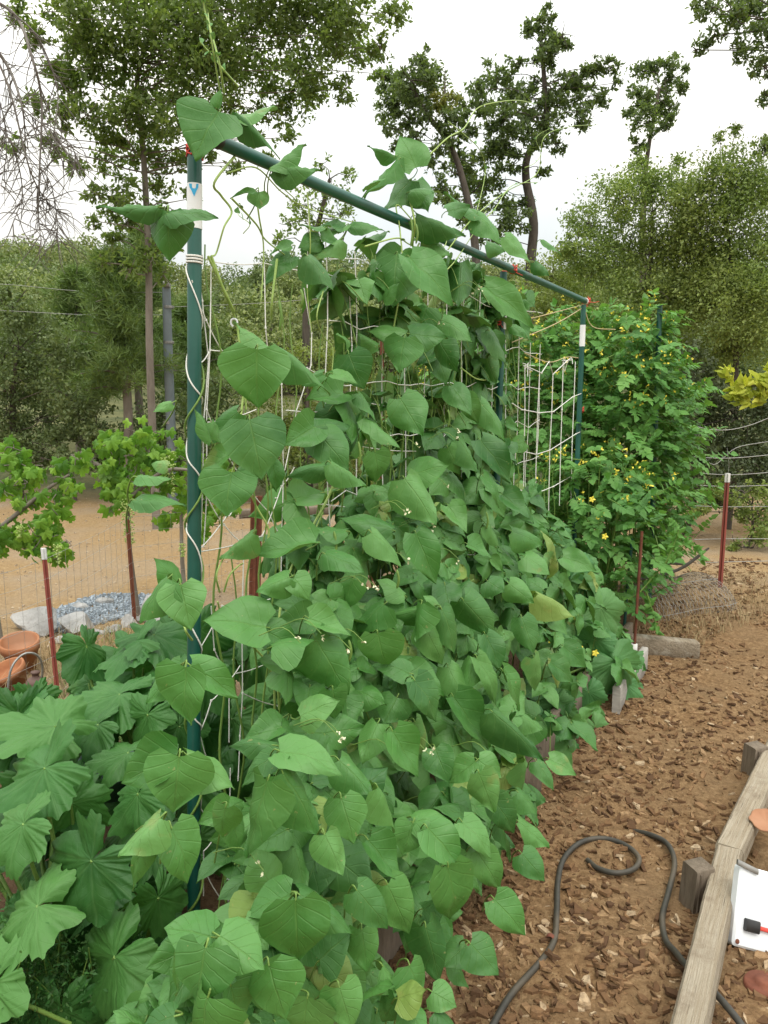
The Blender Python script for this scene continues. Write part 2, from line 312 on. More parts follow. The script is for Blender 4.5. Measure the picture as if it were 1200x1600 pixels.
gm = MB(); gm.add(np.stack((X, Y, Z), -1), Fq, rnd=.5)
tag(gm.build('ground', t.m), kind='structure')
def gz(x, y): return float(terrain(np.float64(x), np.float64(y)))+(.035*noise.noise((x*1.3, y*1.3, 0))+.022*noise.noise((x*5, y*5, 3)) if 0 < y < 14 else 0)
# ---------------------------------------------------------------- leaf shapes
def bean_template(fold, droop, puck, twist, cup, seed):
    nu, nv = 12, 9; rr = np.random.default_rng(seed)
    us = np.linspace(0, 1, nu)**.9; W = np.interp(us, [0, .07, .15, .26, .38, .5, .62, .74, .85, .94, 1], [.52, .8, .94, 1, .97, .87, .71, .50, .28, .1, .0])
    V = np.zeros((nu, nv, 3)); U = np.zeros((nu, nv, 2)); vv = np.linspace(-1, 1, nv)
    ph = rr.random(6)*6.28; asym = rr.uniform(-.07, .07)
    for i, u in enumerate(us):
        for j, v in enumerate(vv):
            hw = .47*W[i]*(1+asym*np.sign(v))
            x = v*hw; y = u-.11*abs(v)**1.5*(1-u)**2.5
            x *= 1+.035*math.sin(9*u+ph[0])*abs(v)
            z = fold*abs(x)+puck*(math.sin((u-.26*abs(v)**.75*1.3)*5.2*2*math.pi+1.57)*.5)*abs(v)*(1-abs(v)*.3)*(1-u*.5)
            z += -droop*u*u-cup*x*x*2.2+.028*math.sin(5*u+3*v+ph[1])*abs(v)+.02*math.sin(8*u-5*v+ph[2])*abs(v)**2
            z += .035*math.sin(6.5*u+ph[3])*abs(v)**3+.07*noise.noise((x*3.2, u*3.2, seed*1.7))+.022*noise.noise((x*9, u*9, seed*2.3))
            x *= 1+.10*noise.noise((u*3, np.sign(v), seed*3.1))*abs(v)
            x2 = x*math.cos(twist*u)-z*math.sin(twist*u)*.5; z2 = z*math.cos(twist*u)+x*math.sin(twist*u)
            V[i, j] = (x2, y, z2); U[i, j] = (u, v)
    i = np.arange(nu-1)[:, None]*nv; j = np.arange(nv-1)[None]
    F = np.stack((i+j, i+j+1, i+nv+j+1, i+nv+j), -1).reshape(-1, 4)
    return V.reshape(-1, 3), F, U.reshape(-1, 2)[F].reshape(-1, 2)
BT = [bean_template(.25*a, .26*b, .042*c, d, e, k) for k, (a, b, c, d, e) in enumerate(
    [(.6, .6, 1, .1, .3), (1.2, 1, .6, -.25, .1), (.2, 1.3, 1.4, .2, .5), (-.5, .8, .8, -.1, .6), (1.6, .3, .7, .35, 0), (.1, .2, 1.8, 0, .7), (-.9, 1.4, .5, .3, .2), (.9, .1, 1.1, -.4, .4), (.5, .9, 1.5, .15, .4), (1.4, .6, .4, -.3, .1), (0, 1.6, 1.2, .4, .8), (.8, 1.2, 2, 0, .2), (2.2, .5, .8, .2, -.2), (.3, .4, 1, -.5, .5)])]
def palm_template(lobes, depth, teeth, wave, sinus, seed, na=60, nr=5):
    rr = np.random.default_rng(seed); th = np.linspace(-math.pi*.965, math.pi*.965, na); ph = rr.random(4)*6.28
    r = np.zeros(na); la = [0, 50, -50, 100, -100, 145, -145][:lobes]
    for k, a in enumerate(la):
        a = math.radians(a*(1+rr.uniform(-.05, .05))); Lk = [1, .88, .88, .74, .74, .6, .6][k]*rr.uniform(.93, 1.05)
        r = np.maximum(r, Lk*(1-depth*(1-np.cos(np.clip((th-a)*3.1, -math.pi, math.pi)))*.5))
    r = np.convolve(np.pad(r, 3, 'edge'), np.ones(7)/7, 'valid') if na > 100 else r
    r *= 1+teeth*(np.abs(((th*(9.5)) % 2)-1)-.5)+teeth*.5*np.sin(th*27+ph[0])+np.array([teeth*1.6*noise.noise((q*4, seed, 1))+teeth*1.1*noise.noise((q*13, seed, 5)) for q in th])
    r *= 1-sinus*sm(2.6, 3.1, np.abs(th))
    V = []; U = []
    for k in range(nr+1):
        f = k/nr
        for a, ra in zip(th, r):
            x, y = math.sin(a)*ra*f, math.cos(a)*ra*f
            z = wave*f*f*(math.sin(a*2+ph[1])*.7+math.sin(a*3+ph[2])*.4)-.16*f*f+.17*f*noise.noise((x*1.8, y*1.8, seed*1.3))+.035*f*noise.noise((x*5, y*5, seed*.7))+.02*noise.noise((x*15, y*15, seed))
            V.append((x, y, z)); U.append((x, y))
    i = np.arange(nr)[:, None]*na; j = np.arange(na-1)[None]
    F = np.stack((i+j, i+j+1, i+na+j+1, i+na+j), -1).reshape(-1, 4)
    return np.array(V), F, np.array(U)[F].reshape(-1, 2)
ST = [palm_template(7, .85, .06, .13, .25, 20+k, 170, 10) for k in range(4)]
CT = [palm_template(5, .42, .07, .10, .6, 40+k, 90, 6) for k in range(4)]
GT = [palm_template(5, .85, .16, .12, .5, 60+k, 44, 2) for k in range(3)]
def place(mb, T, o, xa, ya, za, sx=1, sy=1, rnd=None):
    V, F, U = T; mb.add(o+V[:, :1]*xa*sx+V[:, 1:2]*ya*sy+V[:, 2:]*za*sy, F, U, rnd=random.random() if rnd is None else rnd)
def frame(y, n):
    y = unit(y); n = n-y*np.dot(n, y); n = unit(n); return np.cross(y, n), y, n
def quads(mb, C, Yd, Nn, Ls, ratio=.45, rnd=None):
    """many little folded leaves at once"""
    n = len(C); Yd = unit(Yd); Nn = unit(Nn-Yd*(Yd*Nn).sum(1, keepdims=True)); Xd = np.cross(Yd, Nn); Ls = np.asarray(Ls)[:, None]
    V = np.stack((C, C+Yd*Ls*.45+Xd*Ls*ratio*.5+Nn*Ls*.1, C+Yd*Ls, C+Yd*Ls*.45-Xd*Ls*ratio*.5+Nn*Ls*.1), 1)
    mb.add(V, np.arange(4*n).reshape(n, 4), rnd=rng.random(n) if rnd is None else rnd)
def rdir(n): return unit(rng.normal(size=(n, 3)))
# ---------------------------------------------------------------- trees
def blob_tree(name, label, base, trunk, blobs, depth, leaf_px, mat, tr=.16, dens=2.2, spread=.6, cat='tree', group=None, bark=bark_m, clump=.33, droop=0, limbs=True, ratio=.5, sub=7, twigs=3):
    """trunk: pixel track read at this depth; blobs: leafy masses (px, py, radius px)"""
    root = empty(name, base, label, cat, group); wd = MB(); fo = MB(); k = depth/F_PX
    tp = spline([base]+[P(a, b, depth) for a, b in trunk], 5) if trunk else np.array([base, base+np.array((0, 0, .5))])
    n = len(tp); tube(wd, tp, np.linspace(tr, tr*.3, n), 9)
    for a, b, r in blobs:
        dd = depth+random.uniform(-1, 1)*spread*min(2.5, max(r*k*1.5, .8)); c = P(a, b, dd); R = r*dd/F_PX
        if limbs:
            low = tp[tp[:, 2] < c[2]-.2*R] if (tp[:, 2] < c[2]-.2*R).any() else tp[:1]
            s0 = low[np.argmin(np.linalg.norm(low-c, axis=1)+.25*(c[2]-low[:, 2]))]; mid = (s0+c)/2+np.array((random.uniform(-.3, .3)*R, random.uniform(-.3, .3)*R, .3*R))
            ln = np.linalg.norm(c-s0); pp = spline([s0, s0+(mid-s0)*.5+np.random.default_rng(int(a*7+b)).normal(0, .3, 3)*R, mid, c], 5)
            if ln < 40*R: tube(wd, pp, np.linspace(max(tr*.24*min(1, R*1.2), .010), max(tr*.05, .004), len(pp)), 5)
            for _ in range(twigs):
                e = c+rdir(1)[0]*R*.95; tube(wd, spline([c, (c+e)/2+rdir(1)[0]*R*.15, e], 3), np.linspace(max(tr*.09, .006), .003, 7), 4, cap=False)
        lp = leaf_px*k; nl = int(dens*math.pi*r*r/(.27*leaf_px*leaf_px)); ns = max(4, int(sub*r/25)*2)
        cc = c+rdir(ns)*(rng.random((ns, 1))**.45)*R*np.array((1, 1, .9)); sr = R*clump*rng.uniform(.55, 1.35, (ns, 1)); pick = rng.integers(0, ns, nl)
        pts = cc[pick]+rng.normal(size=(nl, 3))*sr[pick]*.62*np.array((1, 1, .75)); 
        up = rdir(nl)+np.array((0, 0, .6)); yd = rdir(nl)+np.array((0, 0, -droop))
        quads(fo, pts, yd, up, lp*rng.uniform(.7, 1.4, nl), ratio, np.clip(rng.random(nl)*.6+rng.random(ns)[pick]*.4, 0, 1))
    wd.build('trunk', bark, root); fo.build('crown', mat, root); return root
def base_at(px, d): p = P(px, 620, d); return np.array((p[0], d, gz(p[0], d)-.05))
blob_tree('oak_tree', 'broad open-crowned oak filling the upper left sky above the green post', base_at(236, 9.6), [(234, 560), (232, 400), (224, 240), (215, 120), (250, 20), (300, -60)],
    [(110, 20, 50), (195, 30, 62), (290, 40, 66), (385, 30, 60), (470, 40, 52), (550, 20, 42), (150, 95, 55), (240, 110, 62), (325, 110, 52), (410, 100, 52), (490, 110, 42), (555, 75, 34), (615, 20, 26),
     (195, 175, 46), (135, 180, 34), (270, 185, 44), (225, 240, 40), (175, 255, 26), (195, 300, 30), (55, 160, 20), (20, 230, 16), (105, 130, 32), (430, 175, 30), (475, 150, 34), (540, 140, 22), (595, 75, 22), (250, 335, 22), (170, 330, 18),
     (320, -50, 90), (450, -60, 80), (200, -60, 90), (360, 165, 28), (395, 215, 14), (420, 250, 14), (250, 290, 22), (270, 250, 22), (445, 215, 16), (90, 240, 14), (30, 20, 22), (590, 115, 14), (180, 375, 22), (235, 395, 26), (205, 420, 20), (270, 370, 20), (160, 410, 16), (255, 430, 16), (365, 260, 16), (330, 235, 16), (145, 345, 14), (200, 345, 18), (300, 310, 14), (175, 215, 24), (120, 60, 30), (60, 60, 22), (90, 110, 26), (100, 180, 22), (75, 215, 14), (150, 300, 18), (120, 260, 18), (300, 250, 16), (340, 75, 50), (520, 55, 36)], 9.6, 7.8, oak_m, .05, 2.6, .7, twigs=6, bark=palebark_m, clump=.27, sub=9)
blob_tree('young_oak_tree', 'slim young oak with sparse leaves seen through the net under the top rail', base_at(480, 13), [(478, 560), (482, 420), (500, 340), (515, 280)],
    [(470, 320, 28), (520, 300, 26), (545, 275, 18), (500, 350, 26), (455, 350, 20), (535, 335, 20), (500, 255, 14), (440, 375, 18)], 13, 7, oak_m, .08, 1.1, .6)
blob_tree('mistletoe_oak_tree', 'dark oak with a yellowish mistletoe clump left of the tall oak', base_at(742, 17), [(745, 470), (742, 380), (728, 300), (705, 230), (665, 175), (640, 130)],
    [(640, 125, 34), (605, 165, 26), (680, 145, 26), (640, 185, 30), (598, 125, 20), (690, 215, 24), (715, 270, 22), (675, 255, 20), (660, 95, 18), (610, 200, 14), (700, 310, 20), (650, 220, 14), (710, 185, 20), (640, 155, 26), (725, 330, 22), (690, 290, 18), (670, 120, 22), (620, 140, 22), (620, 225, 12), (740, 255, 18)], 17, 6.5, oakfar_m, .11, 2.9, .6, twigs=5, clump=.28)
mo = blob_tree('mistletoe', 'yellow-green mistletoe clump hanging in the oak crown', P(695, 150, 16.6), [], [(693, 150, 20), (697, 165, 12)], 16.6, 6, mistle_m, .02, 3, .1, cat='plant', bark=twig_m, droop=.8)
blob_tree('tall_oak_tree', 'tallest oak with a knobbly dark trunk against the sky in the centre right', base_at(828, 18), [(828, 440), (834, 350), (822, 280), (826, 240), (852, 200), (850, 120), (845, 60)],
    [(848, 28, 24), (828, 50, 18), (878, 55, 22), (862, 92, 20), (835, 95, 12), (775, 122, 28), (822, 150, 34), (880, 140, 30), (930, 115, 22), (955, 105, 14), (790, 185, 36), (850, 190, 34), (905, 175, 26), (765, 230, 26), (735, 205, 20), (758, 285, 28), (800, 260, 20), (838, 222, 20),
     (788, 325, 24), (822, 310, 14), (745, 140, 16), (935, 150, 18), (960, 130, 10), (870, 225, 16), (795, 225, 24), (745, 335, 24), (775, 370, 26), (740, 300, 20), (760, 160, 22), (725, 170, 18), (805, 100, 14), (810, 350, 22), (850, 265, 12), (715, 240, 18), (850, 75, 20), (905, 130, 22)], 18, 6.5, oakfar_m, .125, 3.1, .6, twigs=5, clump=.27)
blob_tree('slender_oak_tree', 'narrow dark oak standing against the sky right of the tallest oak', base_at(1008, 20), [(1005, 420), (1006, 300), (1015, 220), (1030, 140)],
    [(1008, 110, 22), (1040, 98, 20), (998, 150, 22), (1030, 150, 26), (1062, 140, 14), (1012, 190, 24), (1040, 195, 16), (988, 180, 14), (1050, 120, 14), (1000, 225, 16), (1075, 105, 8), (1045, 170, 18)], 20, 6, oakfar_m, .1, 3, .6, twigs=4, clump=.28)
blob_tree('overhanging_oak_tree', 'grey-green oak reaching in from the top right corner', base_at(1330, 11), [(1340, 500), (1330, 200), (1270, 60)],
    [(1105, 12, 22), (1145, 25, 30), (1190, 20, 36), (1118, 55, 20), (1158, 75, 22), (1195, 105, 20), (1088, 78, 10), (1200, 150, 14), (1240, 60, 60), (1150, -20, 40), (1285, 20, 70), (1190, 240, 10)], 11, 7, oakfar_m, .13, 2.4, .5, twigs=4, clump=.27)
# twiggy brush on the right
blob_tree('brush_tree', 'large yellow-green brushy tree filling the right edge', base_at(1150, 11.5), [(1150, 560), (1140, 400), (1130, 300)],
    [(1130, 265, 44), (1175, 290, 44), (1100, 320, 50), (1165, 350, 56), (1110, 400, 64), (1180, 430, 56), (1140, 480, 60), (1190, 520, 50), (1230, 400, 70), (1130, 550, 40), (1080, 360, 40), (1215, 290, 40), (1195, 225, 16), (1150, 200, 12), (1125, 215, 10), (1090, 470, 44)], 11.5, 5, bush_m, .05, 2.9, .5, ratio=.5, sub=8, clump=.42, twigs=8)
blob_tree('brush_tree', 'rounded yellow-green brushy tree behind the tomato plants', base_at(1010, 12), [(1010, 560), (1015, 420), (1020, 330)],
    [(1010, 285, 36), (965, 310, 38), (1050, 300, 40), (920, 350, 36), (985, 370, 52), (1060, 380, 56), (930, 420, 46), (1010, 450, 56), (1070, 470, 50), (960, 500, 46), (895, 385, 24), (1040, 540, 50), (940, 560, 50), (1000, 250, 16), (1060, 255, 14)], 12, 5, bush_m, .05, 2.9, .5, ratio=.5, sub=8, clump=.42, twigs=8)
blob_tree('bush', 'low olive bush behind the end of the top rail', base_at(860, 13), [(860, 560), (862, 430)], [(862, 430, 36), (900, 460, 36), (850, 490, 40), (890, 520, 40), (880, 400, 20), (820, 460, 26), (840, 560, 40)], 13, 5, bush_m, .06, 2, .5, cat='bush', twigs=4, clump=.42)
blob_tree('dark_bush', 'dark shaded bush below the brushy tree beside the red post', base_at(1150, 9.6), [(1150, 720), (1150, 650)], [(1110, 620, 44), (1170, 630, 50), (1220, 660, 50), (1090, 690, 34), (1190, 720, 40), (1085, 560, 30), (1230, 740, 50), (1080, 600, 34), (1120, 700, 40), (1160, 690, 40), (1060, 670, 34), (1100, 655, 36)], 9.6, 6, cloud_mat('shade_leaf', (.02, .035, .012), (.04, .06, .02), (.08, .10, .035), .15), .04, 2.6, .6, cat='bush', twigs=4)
blob_tree('dark_bush', 'low dark bush between the tomato plants and the red post', base_at(1080, 9.2), [(1080, 800), (1080, 760)], [(1060, 750, 34), (1100, 725, 34), (1040, 800, 26), (1130, 745, 30), (1085, 790, 22), (1190, 740, 40), (1140, 780, 26), (1070, 700, 34), (1110, 770, 30)], 9.0, 6, MATS['shade_leaf'], .04, 2.4, .4, cat='bush', twigs=4)
blob_tree('fence_bush', 'small green bush behind the wire fence right of the red post', base_at(1175, 8.4), [(1175, 840), (1175, 790)], [(1165, 800, 26), (1190, 830, 30), (1150, 850, 16), (1215, 790, 40), (1180, 765, 18), (1115, 765, 22), (1095, 800, 18), (1200, 868, 22), (1145, 775, 20)], 8.4, 6, bush_m, .03, 2.2, .4, cat='bush', twigs=4)
# left background
blob_tree('grey_shrub', 'big grey-green shrub at the left edge behind the grapevines', base_at(20, 12.6), [(20, 650), (25, 560)],
    [(20, 480, 36), (60, 520, 48), (10, 550, 50), (100, 560, 44), (50, 600, 50), (110, 620, 44), (150, 650, 36), (10, 640, 46), (-40, 560, 70), (70, 660, 40), (120, 670, 34), (170, 690, 26), (30, 690, 34)], 12.6, 6, shrub_m, .08, 2.3, .5, cat='bush', twigs=5)
blob_tree('olive_shrub', 'olive shrub at the foot of the utility pole', base_at(300, 12.4), [(300, 680), (300, 620)],
    [(250, 650, 34), (300, 640, 38), (350, 650, 36), (215, 670, 28), (330, 700, 36), (380, 690, 34), (270, 700, 34), (340, 600, 30)], 12.4, 6, shrub_m, .06, 2.3, .5, cat='bush', twigs=4)
blob_tree('olive_shrub', 'wide olive shrub seen through the net behind the beans', base_at(480, 12.6), [(480, 690), (480, 600)],
    [(400, 600, 44), (470, 570, 44), (540, 580, 46), (430, 660, 46), (510, 660, 50), (590, 640, 50), (470, 720, 44), (560, 720, 44), (400, 720, 34), (640, 700, 44)], 12.6, 6, bush_m, .08, 2.2, .5, cat='bush', twigs=4)
blob_tree('hedge_bush', 'bushy grey-green thicket behind the middle of the trellis', base_at(700, 13), [(700, 660), (700, 560)],
    [(640, 560, 50), (700, 520, 50), (760, 540, 50), (700, 620, 60), (780, 640, 60), (640, 620, 44), (790, 720, 60), (700, 720, 50)], 13, 6, shrub_m, .08, 2.0, .5, cat='bush', twigs=4)
blob_tree('low_brush', 'low brownish-green brush along the far edge of the dirt clearing at left', base_at(110, 12.3), [(110, 735), (110, 715)],
    [(20, 725, 22), (60, 715, 26), (100, 725, 24), (140, 715, 26), (180, 722, 24), (90, 690, 28), (150, 685, 28), (200, 700, 26), (40, 690, 26)], 12.3, 6, shrub_m, .03, 2.6, .4, cat='bush', twigs=3)
blob_tree('low_brush', 'low brownish-green brush at the clearing edge beneath the utility pole', base_at(300, 12.2), [(300, 745), (300, 730)],
    [(230, 720, 26), (270, 735, 26), (310, 730, 26), (350, 735, 28), (400, 740, 28), (440, 745, 26), (250, 690, 26), (330, 700, 30), (490, 745, 28)], 12.2, 6, shrub_m, .03, 2.6, .4, cat='bush', twigs=3)
def pine(label, px, d, top, bot, wpx, trunkpts):
    root = empty('pine_tree', base_at(px, d), label, 'tree', 'pines in front of the hillside'); wd = MB(); fo = MB()
    b = base_at(px, d); tp = spline([b]+[P(a, c, d) for a, c in trunkpts], 5); tube(wd, tp, np.linspace(.085, .02, len(tp)), 8)
    H = P(px, top, d)[2]
    for q in range(60):
        f = (q+random.random())/60; z = P(px, bot, d)[2]*(1-f)+H*f; s0 = tp[np.argmin(abs(tp[:, 2]-z))]
        R = wpx*d/F_PX*(1-.8*f**1.4)*random.uniform(.4, 1.15); a = random.random()*6.28; e = s0+np.array((math.cos(a)*R, math.sin(a)*R, R*random.uniform(-.1, .35)))
        pp = spline([s0, (s0+e)/2+np.array((0, 0, .07)), e], 4); tube(wd, pp, np.linspace(.018, .005, len(pp)), 4, cap=False)
        for g in np.linspace(.3, 1, 6):
            c = s0+(e-s0)*g+rng.normal(0, .07, 3); n = 46; di = unit(rdir(n)+np.array((0, 0, .35))+unit(e-s0)*.5)
            quads(fo, np.repeat(c[None], n, 0)+rng.normal(0, .045, (n, 3)), di, rdir(n), rng.uniform(.12, .22, n), .075)
    wd.build('trunk', palebark_m, root); fo.build('crown', pine_m, root)
pine('young pine with a pale leaning trunk left of the utility pole', 193, 12, 400, 610, 80, [(200, 640), (190, 520), (186, 430), (186, 400)])
pine('taller pine with soft needles just behind the utility pole', 228, 13.5, 360, 600, 85, [(218, 640), (215, 520), (222, 430), (226, 370)])
pine('pale green pine at the left edge of the pine group', 120, 15, 420, 640, 75, [(122, 640), (120, 560), (118, 440)])
pine('short pine right of the utility pole partly hidden by the green post', 305, 15, 460, 640, 65, [(304, 640), (305, 560), (305, 480)])
# hillside trees: four shapes copied over the slope
hv = []
for k in range(4):
    r = empty('hillside_tree', (0, 0, 0), 'small rounded tree in the wood covering the far hillside', 'tree', 'trees on the far hillside'); fo = MB(); wd = MB()
    tube(wd, [(0, 0, 0), (.1, 0, 1.2), (0, .1, 2.6)], [.16, .12, .05], 6)
    for _ in range(9):
        c = np.array((random.gauss(0, .9), random.gauss(0, .9), random.uniform(1.2, 3.6))); n = 520
        pts = c+rdir(n)*(rng.random((n, 1))**.4)*random.uniform(.7, 1.15); quads(fo, pts, rdir(n), rdir(n)+np.array((0, 0, .6)), rng.uniform(.13, .26, n), .6)
    wd.build('trunk', bark_m, r); fo.build('crown', hill_m if k % 2 else shrub_m, r); hv.append(r)
spots = []
for q in range(170):
    d = random.choice((30, 36, 42, 48, 55, 62, 68))+random.uniform(-3, 3); px = random.uniform(-140, 1330)
    if d < 26 and 560 < px < 1000: continue
    x = (px-600)/F_PX*d; spots.append((x, d, random.uniform(.7, 1.1)*(.35+d/80)))
for q, (x, y, s) in enumerate(spots):
    src = hv[q % 4]; o = src if q < 4 else src.copy()
    if q >= 4:
        COL.objects.link(o)
        for ch in src.children: c = ch.copy(); COL.objects.link(c); c.parent = o
    o.location = (x, y, gz(x, y)-.3); o.scale = (s, s, s); o.rotation_euler.z = random.random()*6.28
# leafless hanging boughs at the left edge
root = empty('leafless_tree', base_at(-160, 8.2), 'leafless grey tree hanging bare twigs down the left edge', 'tree'); wd = MB()
tube(wd, spline([base_at(-160, 8.2), P(-170, 300, 8.2), P(-120, 60, 8.2), P(-40, 40, 8.0)], 6), np.linspace(.16, .06, 19), 8)
for a, tr in (([(-40, 40), (10, 100), (35, 170), (40, 240)], .035), ([(-60, -20), (20, 20), (50, 90), (65, 160), (62, 260), (60, 330), (65, 385)], .03), ([(-20, 60), (15, 140), (45, 260), (70, 310), (92, 330)], .02),
              ([(-60, 160), (-10, 190), (20, 230), (35, 300), (20, 350)], .018), ([(20, 20), (60, 60), (90, 140), (85, 210), (100, 260)], .015), ([(35, 170), (60, 190), (110, 225), (120, 265)], .012), ([(-40, 60), (0, 160), (10, 230), (2, 290)], .014), ([(62, 260), (80, 290), (90, 350), (88, 375)], .010)):
    pts = spline([P(x, y, 8+random.uniform(-.3, .3)) for x, y in a], 6); tube(wd, pts, np.linspace(tr*.6, .003, len(pts)), 5)
    for i in range(4, len(pts), 1):
        for _ in range(2):
            e = pts[i]+np.array((random.uniform(-.35, .35), random.uniform(-.3, .3), random.uniform(-.45, .05))); m = (pts[i]+e)/2+rng.normal(0, .04, 3)
            tube(wd, spline([pts[i], m, e], 3), np.linspace(.006, .002, 7), 3, cap=False)
wd.build('trunk', twig_m, root)
# ---------------------------------------------------------------- utility pole and wires
root = empty('utility_pole', base_at(264, 12), 'grey utility pole standing before the hillside left of the green post', 'utility pole')
mb = MB(); tube(mb, [base_at(265, 12), P(263, 560, 12), P(260, 447, 12)], [.075, .07, .062], 12); mb.build('pole', pole_m, root)
mb = MB(); box(mb, P(260, 444, 11.93), (.05, 0, 0), (0, .05, 0), (0, 0, .04), .006); mb.build('pole_cap', steel_m, root)
for y in (700, 575, 520): mb = MB(); lathe(mb, P(263.5, y-40, 12), [(.078, -.02), (.08, 0), (.078, .02)], 12); mb.build('band', steel_m, root)
root = empty('overhead_wire', P(258, 452, 12), 'thin overhead wires running left and right from the utility pole top', 'wire'); 
for pts in ([(258, 457), (130, 455), (30, 446), (-60, 440)], [(262, 480), (400, 474), (560, 462), (700, 452)], [(258, 492), (140, 492), (20, 486), (-60, 482)]):
    mb = MB(); tube(mb, spline([P(a, b, 12) for a, b in pts], 6), .0035, 4); mb.build('wire', wire_m, root)
# ---------------------------------------------------------------- trellis frame of coated steel tube
A = np.array((-.486, 2.15, 0.)); B = np.array((1.368, 5.55, 0.)); TOP = 2.245
DIR = unit(B-A); NRM = np.array((DIR[1], -DIR[0], 0)); TL = float(np.linalg.norm(B-A)); AN = float(A@NRM)
def tre(s, h, tt=0.): return A+DIR*s+NRM*tt+np.array((0, 0, h))
def onplane(px, py, tt=0.):
    r = ray(px, py); k = (AN+tt)/(r@NRM); return np.array((0, 0, EYE))+r*k
def s_of(p): return float((np.asarray(p)-A)@DIR)
def bulge(h): return float(np.interp(h, [0, .15, .35, .6, .9, 1.15, 1.45, 1.8, 2.3], [.64, .72, .69, .58, .43, .28, .18, .12, .10]))
def front(px, py, dt=0.):
    tt = .2
    for _ in range(12): p = onplane(px, py, tt+dt); tt = .5*tt+.5*bulge(max(0, p[2]))
    return onplane(px, py, tt+dt)
root = empty('trellis', A, 'dark green tube trellis frame of upright posts and a long sloping top rail', 'trellis')
def post(a, b, r, stick=None):
    mb = MB(); tube(mb, [a, a+(b-a)*.5, b], r, 20)
    n = 60
    o = mb.build('post', green_m, root)
    return o
nb = onplane(303, 1290); nt_ = onplane(304, 228)
foot = tre(s_of(nb)-.0, 0.); foot[:2] = nb[:2]+(nb[:2]-nt_[:2])*(nb[2]/(nt_[2]-nb[2]))
p1 = post(foot, nt_, .0185)
def sticker(par, c0, c1, r, mark=True):
    mb = MB(); tube(mb, [c0, c1], r+.0012, 20, cap=True); st = mb.build('sticker', stick_m, par)
    if mark:
        mb = MB(); c = c0+(c1-c0)*.78; n = unit(np.array((0, 0, EYE))-c); n[2] = 0; n = unit(n); x = np.cross((0, 0, 1), n)
        pr = []
        for dz, ws in ((.022, .012), (.013, .011), (.004, .006), (-.01, .0)):
            for s in (-1, 1): 
                xx = s*ws*1.0-.001; pr.append(c+x*xx+n*(math.sqrt(max((r+.003)**2-xx*xx, 0)))+np.array((0, 0, dz)))
        mb.add(pr, [[0, 1, 3, 2], [2, 3, 5, 4], [4, 5, 7, 6]]); o = mb.build('printed_mark', blue_m, par); 
    return st
r_ = NRM*0
def on_post(py): f = (nt_[2]-onplane(303, py)[2])/(nt_[2]-foot[2]); return nt_+(foot-nt_)*f
sticker(p1, on_post(358), on_post(288), .0185)
mb = MB()
rail0, rail1 = onplane(330, 216, .02), onplane(916, 471, .02)
rs = rail0+(rail1-rail0)*np.linspace(0, 1, 12)[:, None]; rs[:, 2] -= .0*np.sin(np.linspace(0, math.pi, 12)); tube(mb, rs, .0185, 20); rail = mb.build('top_rail', green_m, root)
mb = MB(); lathe(mb, rail1, [(.0, -.0), (.02, 0), (.021, .03), (.0195, .034)], 16, axis=unit(rail0-rail1)); mb.build('end_cap', stick_m, rail)
mb = MB(); lathe(mb, rail0, [(.0, -.006), (.02, -.004), (.021, .03), (.0195, .034)], 16, axis=unit(rail1-rail0)); mb.build('end_cap', black_m, rail)
def rail_pt(px): 
    a = rail0; b = rail1; lo, hi = 0, 1
    for _ in range(30):
        m = (lo+hi)/2
        if pix(a+(b-a)*m)[0] < px: lo = m
        else: hi = m
    return a+(b-a)*lo
mp_t = rail_pt(787)-np.array((0, 0, .03)); p2 = post(np.array((mp_t[0]-.03, mp_t[1]-.02, 0)), mp_t, .0175); sticker(p2, mp_t-np.array((0, 0, .28)), mp_t-np.array((0, 0, .12)), .0175, False)
fp_t = rail_pt(912)-np.array((0, 0, .03)); p3 = post(np.array((fp_t[0]-.01, fp_t[1], 0)), fp_t, .0175); sticker(p3, fp_t-np.array((0, 0, .27)), fp_t-np.array((0, 0, .13)), .0175, False)
def tie(c, r, m=red_m, ends=True, name='tie'):
    mb = MB()
    for k in range(2):
        ph = random.random()*6; a = [c+np.array((math.cos(t)*r*1.15, math.sin(t)*r*1.15, (t/12.5-.5)*.03+.008*math.sin(3*t+ph))) for t in np.linspace(0, 12.5, 26)]
        tube(mb, a, .0022, 5)
    if ends:
        for k in range(5): e = c+rng.normal(0, .035, 3); tube(mb, spline([c+unit(e-c)*r, (c+e)/2+rng.normal(0, .01, 3), e], 4), .002, 5)
    mb.build(name, m, root)
tie(rail_pt(800), .022); tie(rail1, .022); tie(on_post(236), .018, ends=False)
tie(onplane(907, 640), .02); tie(onplane(778, 505, .0), .02)
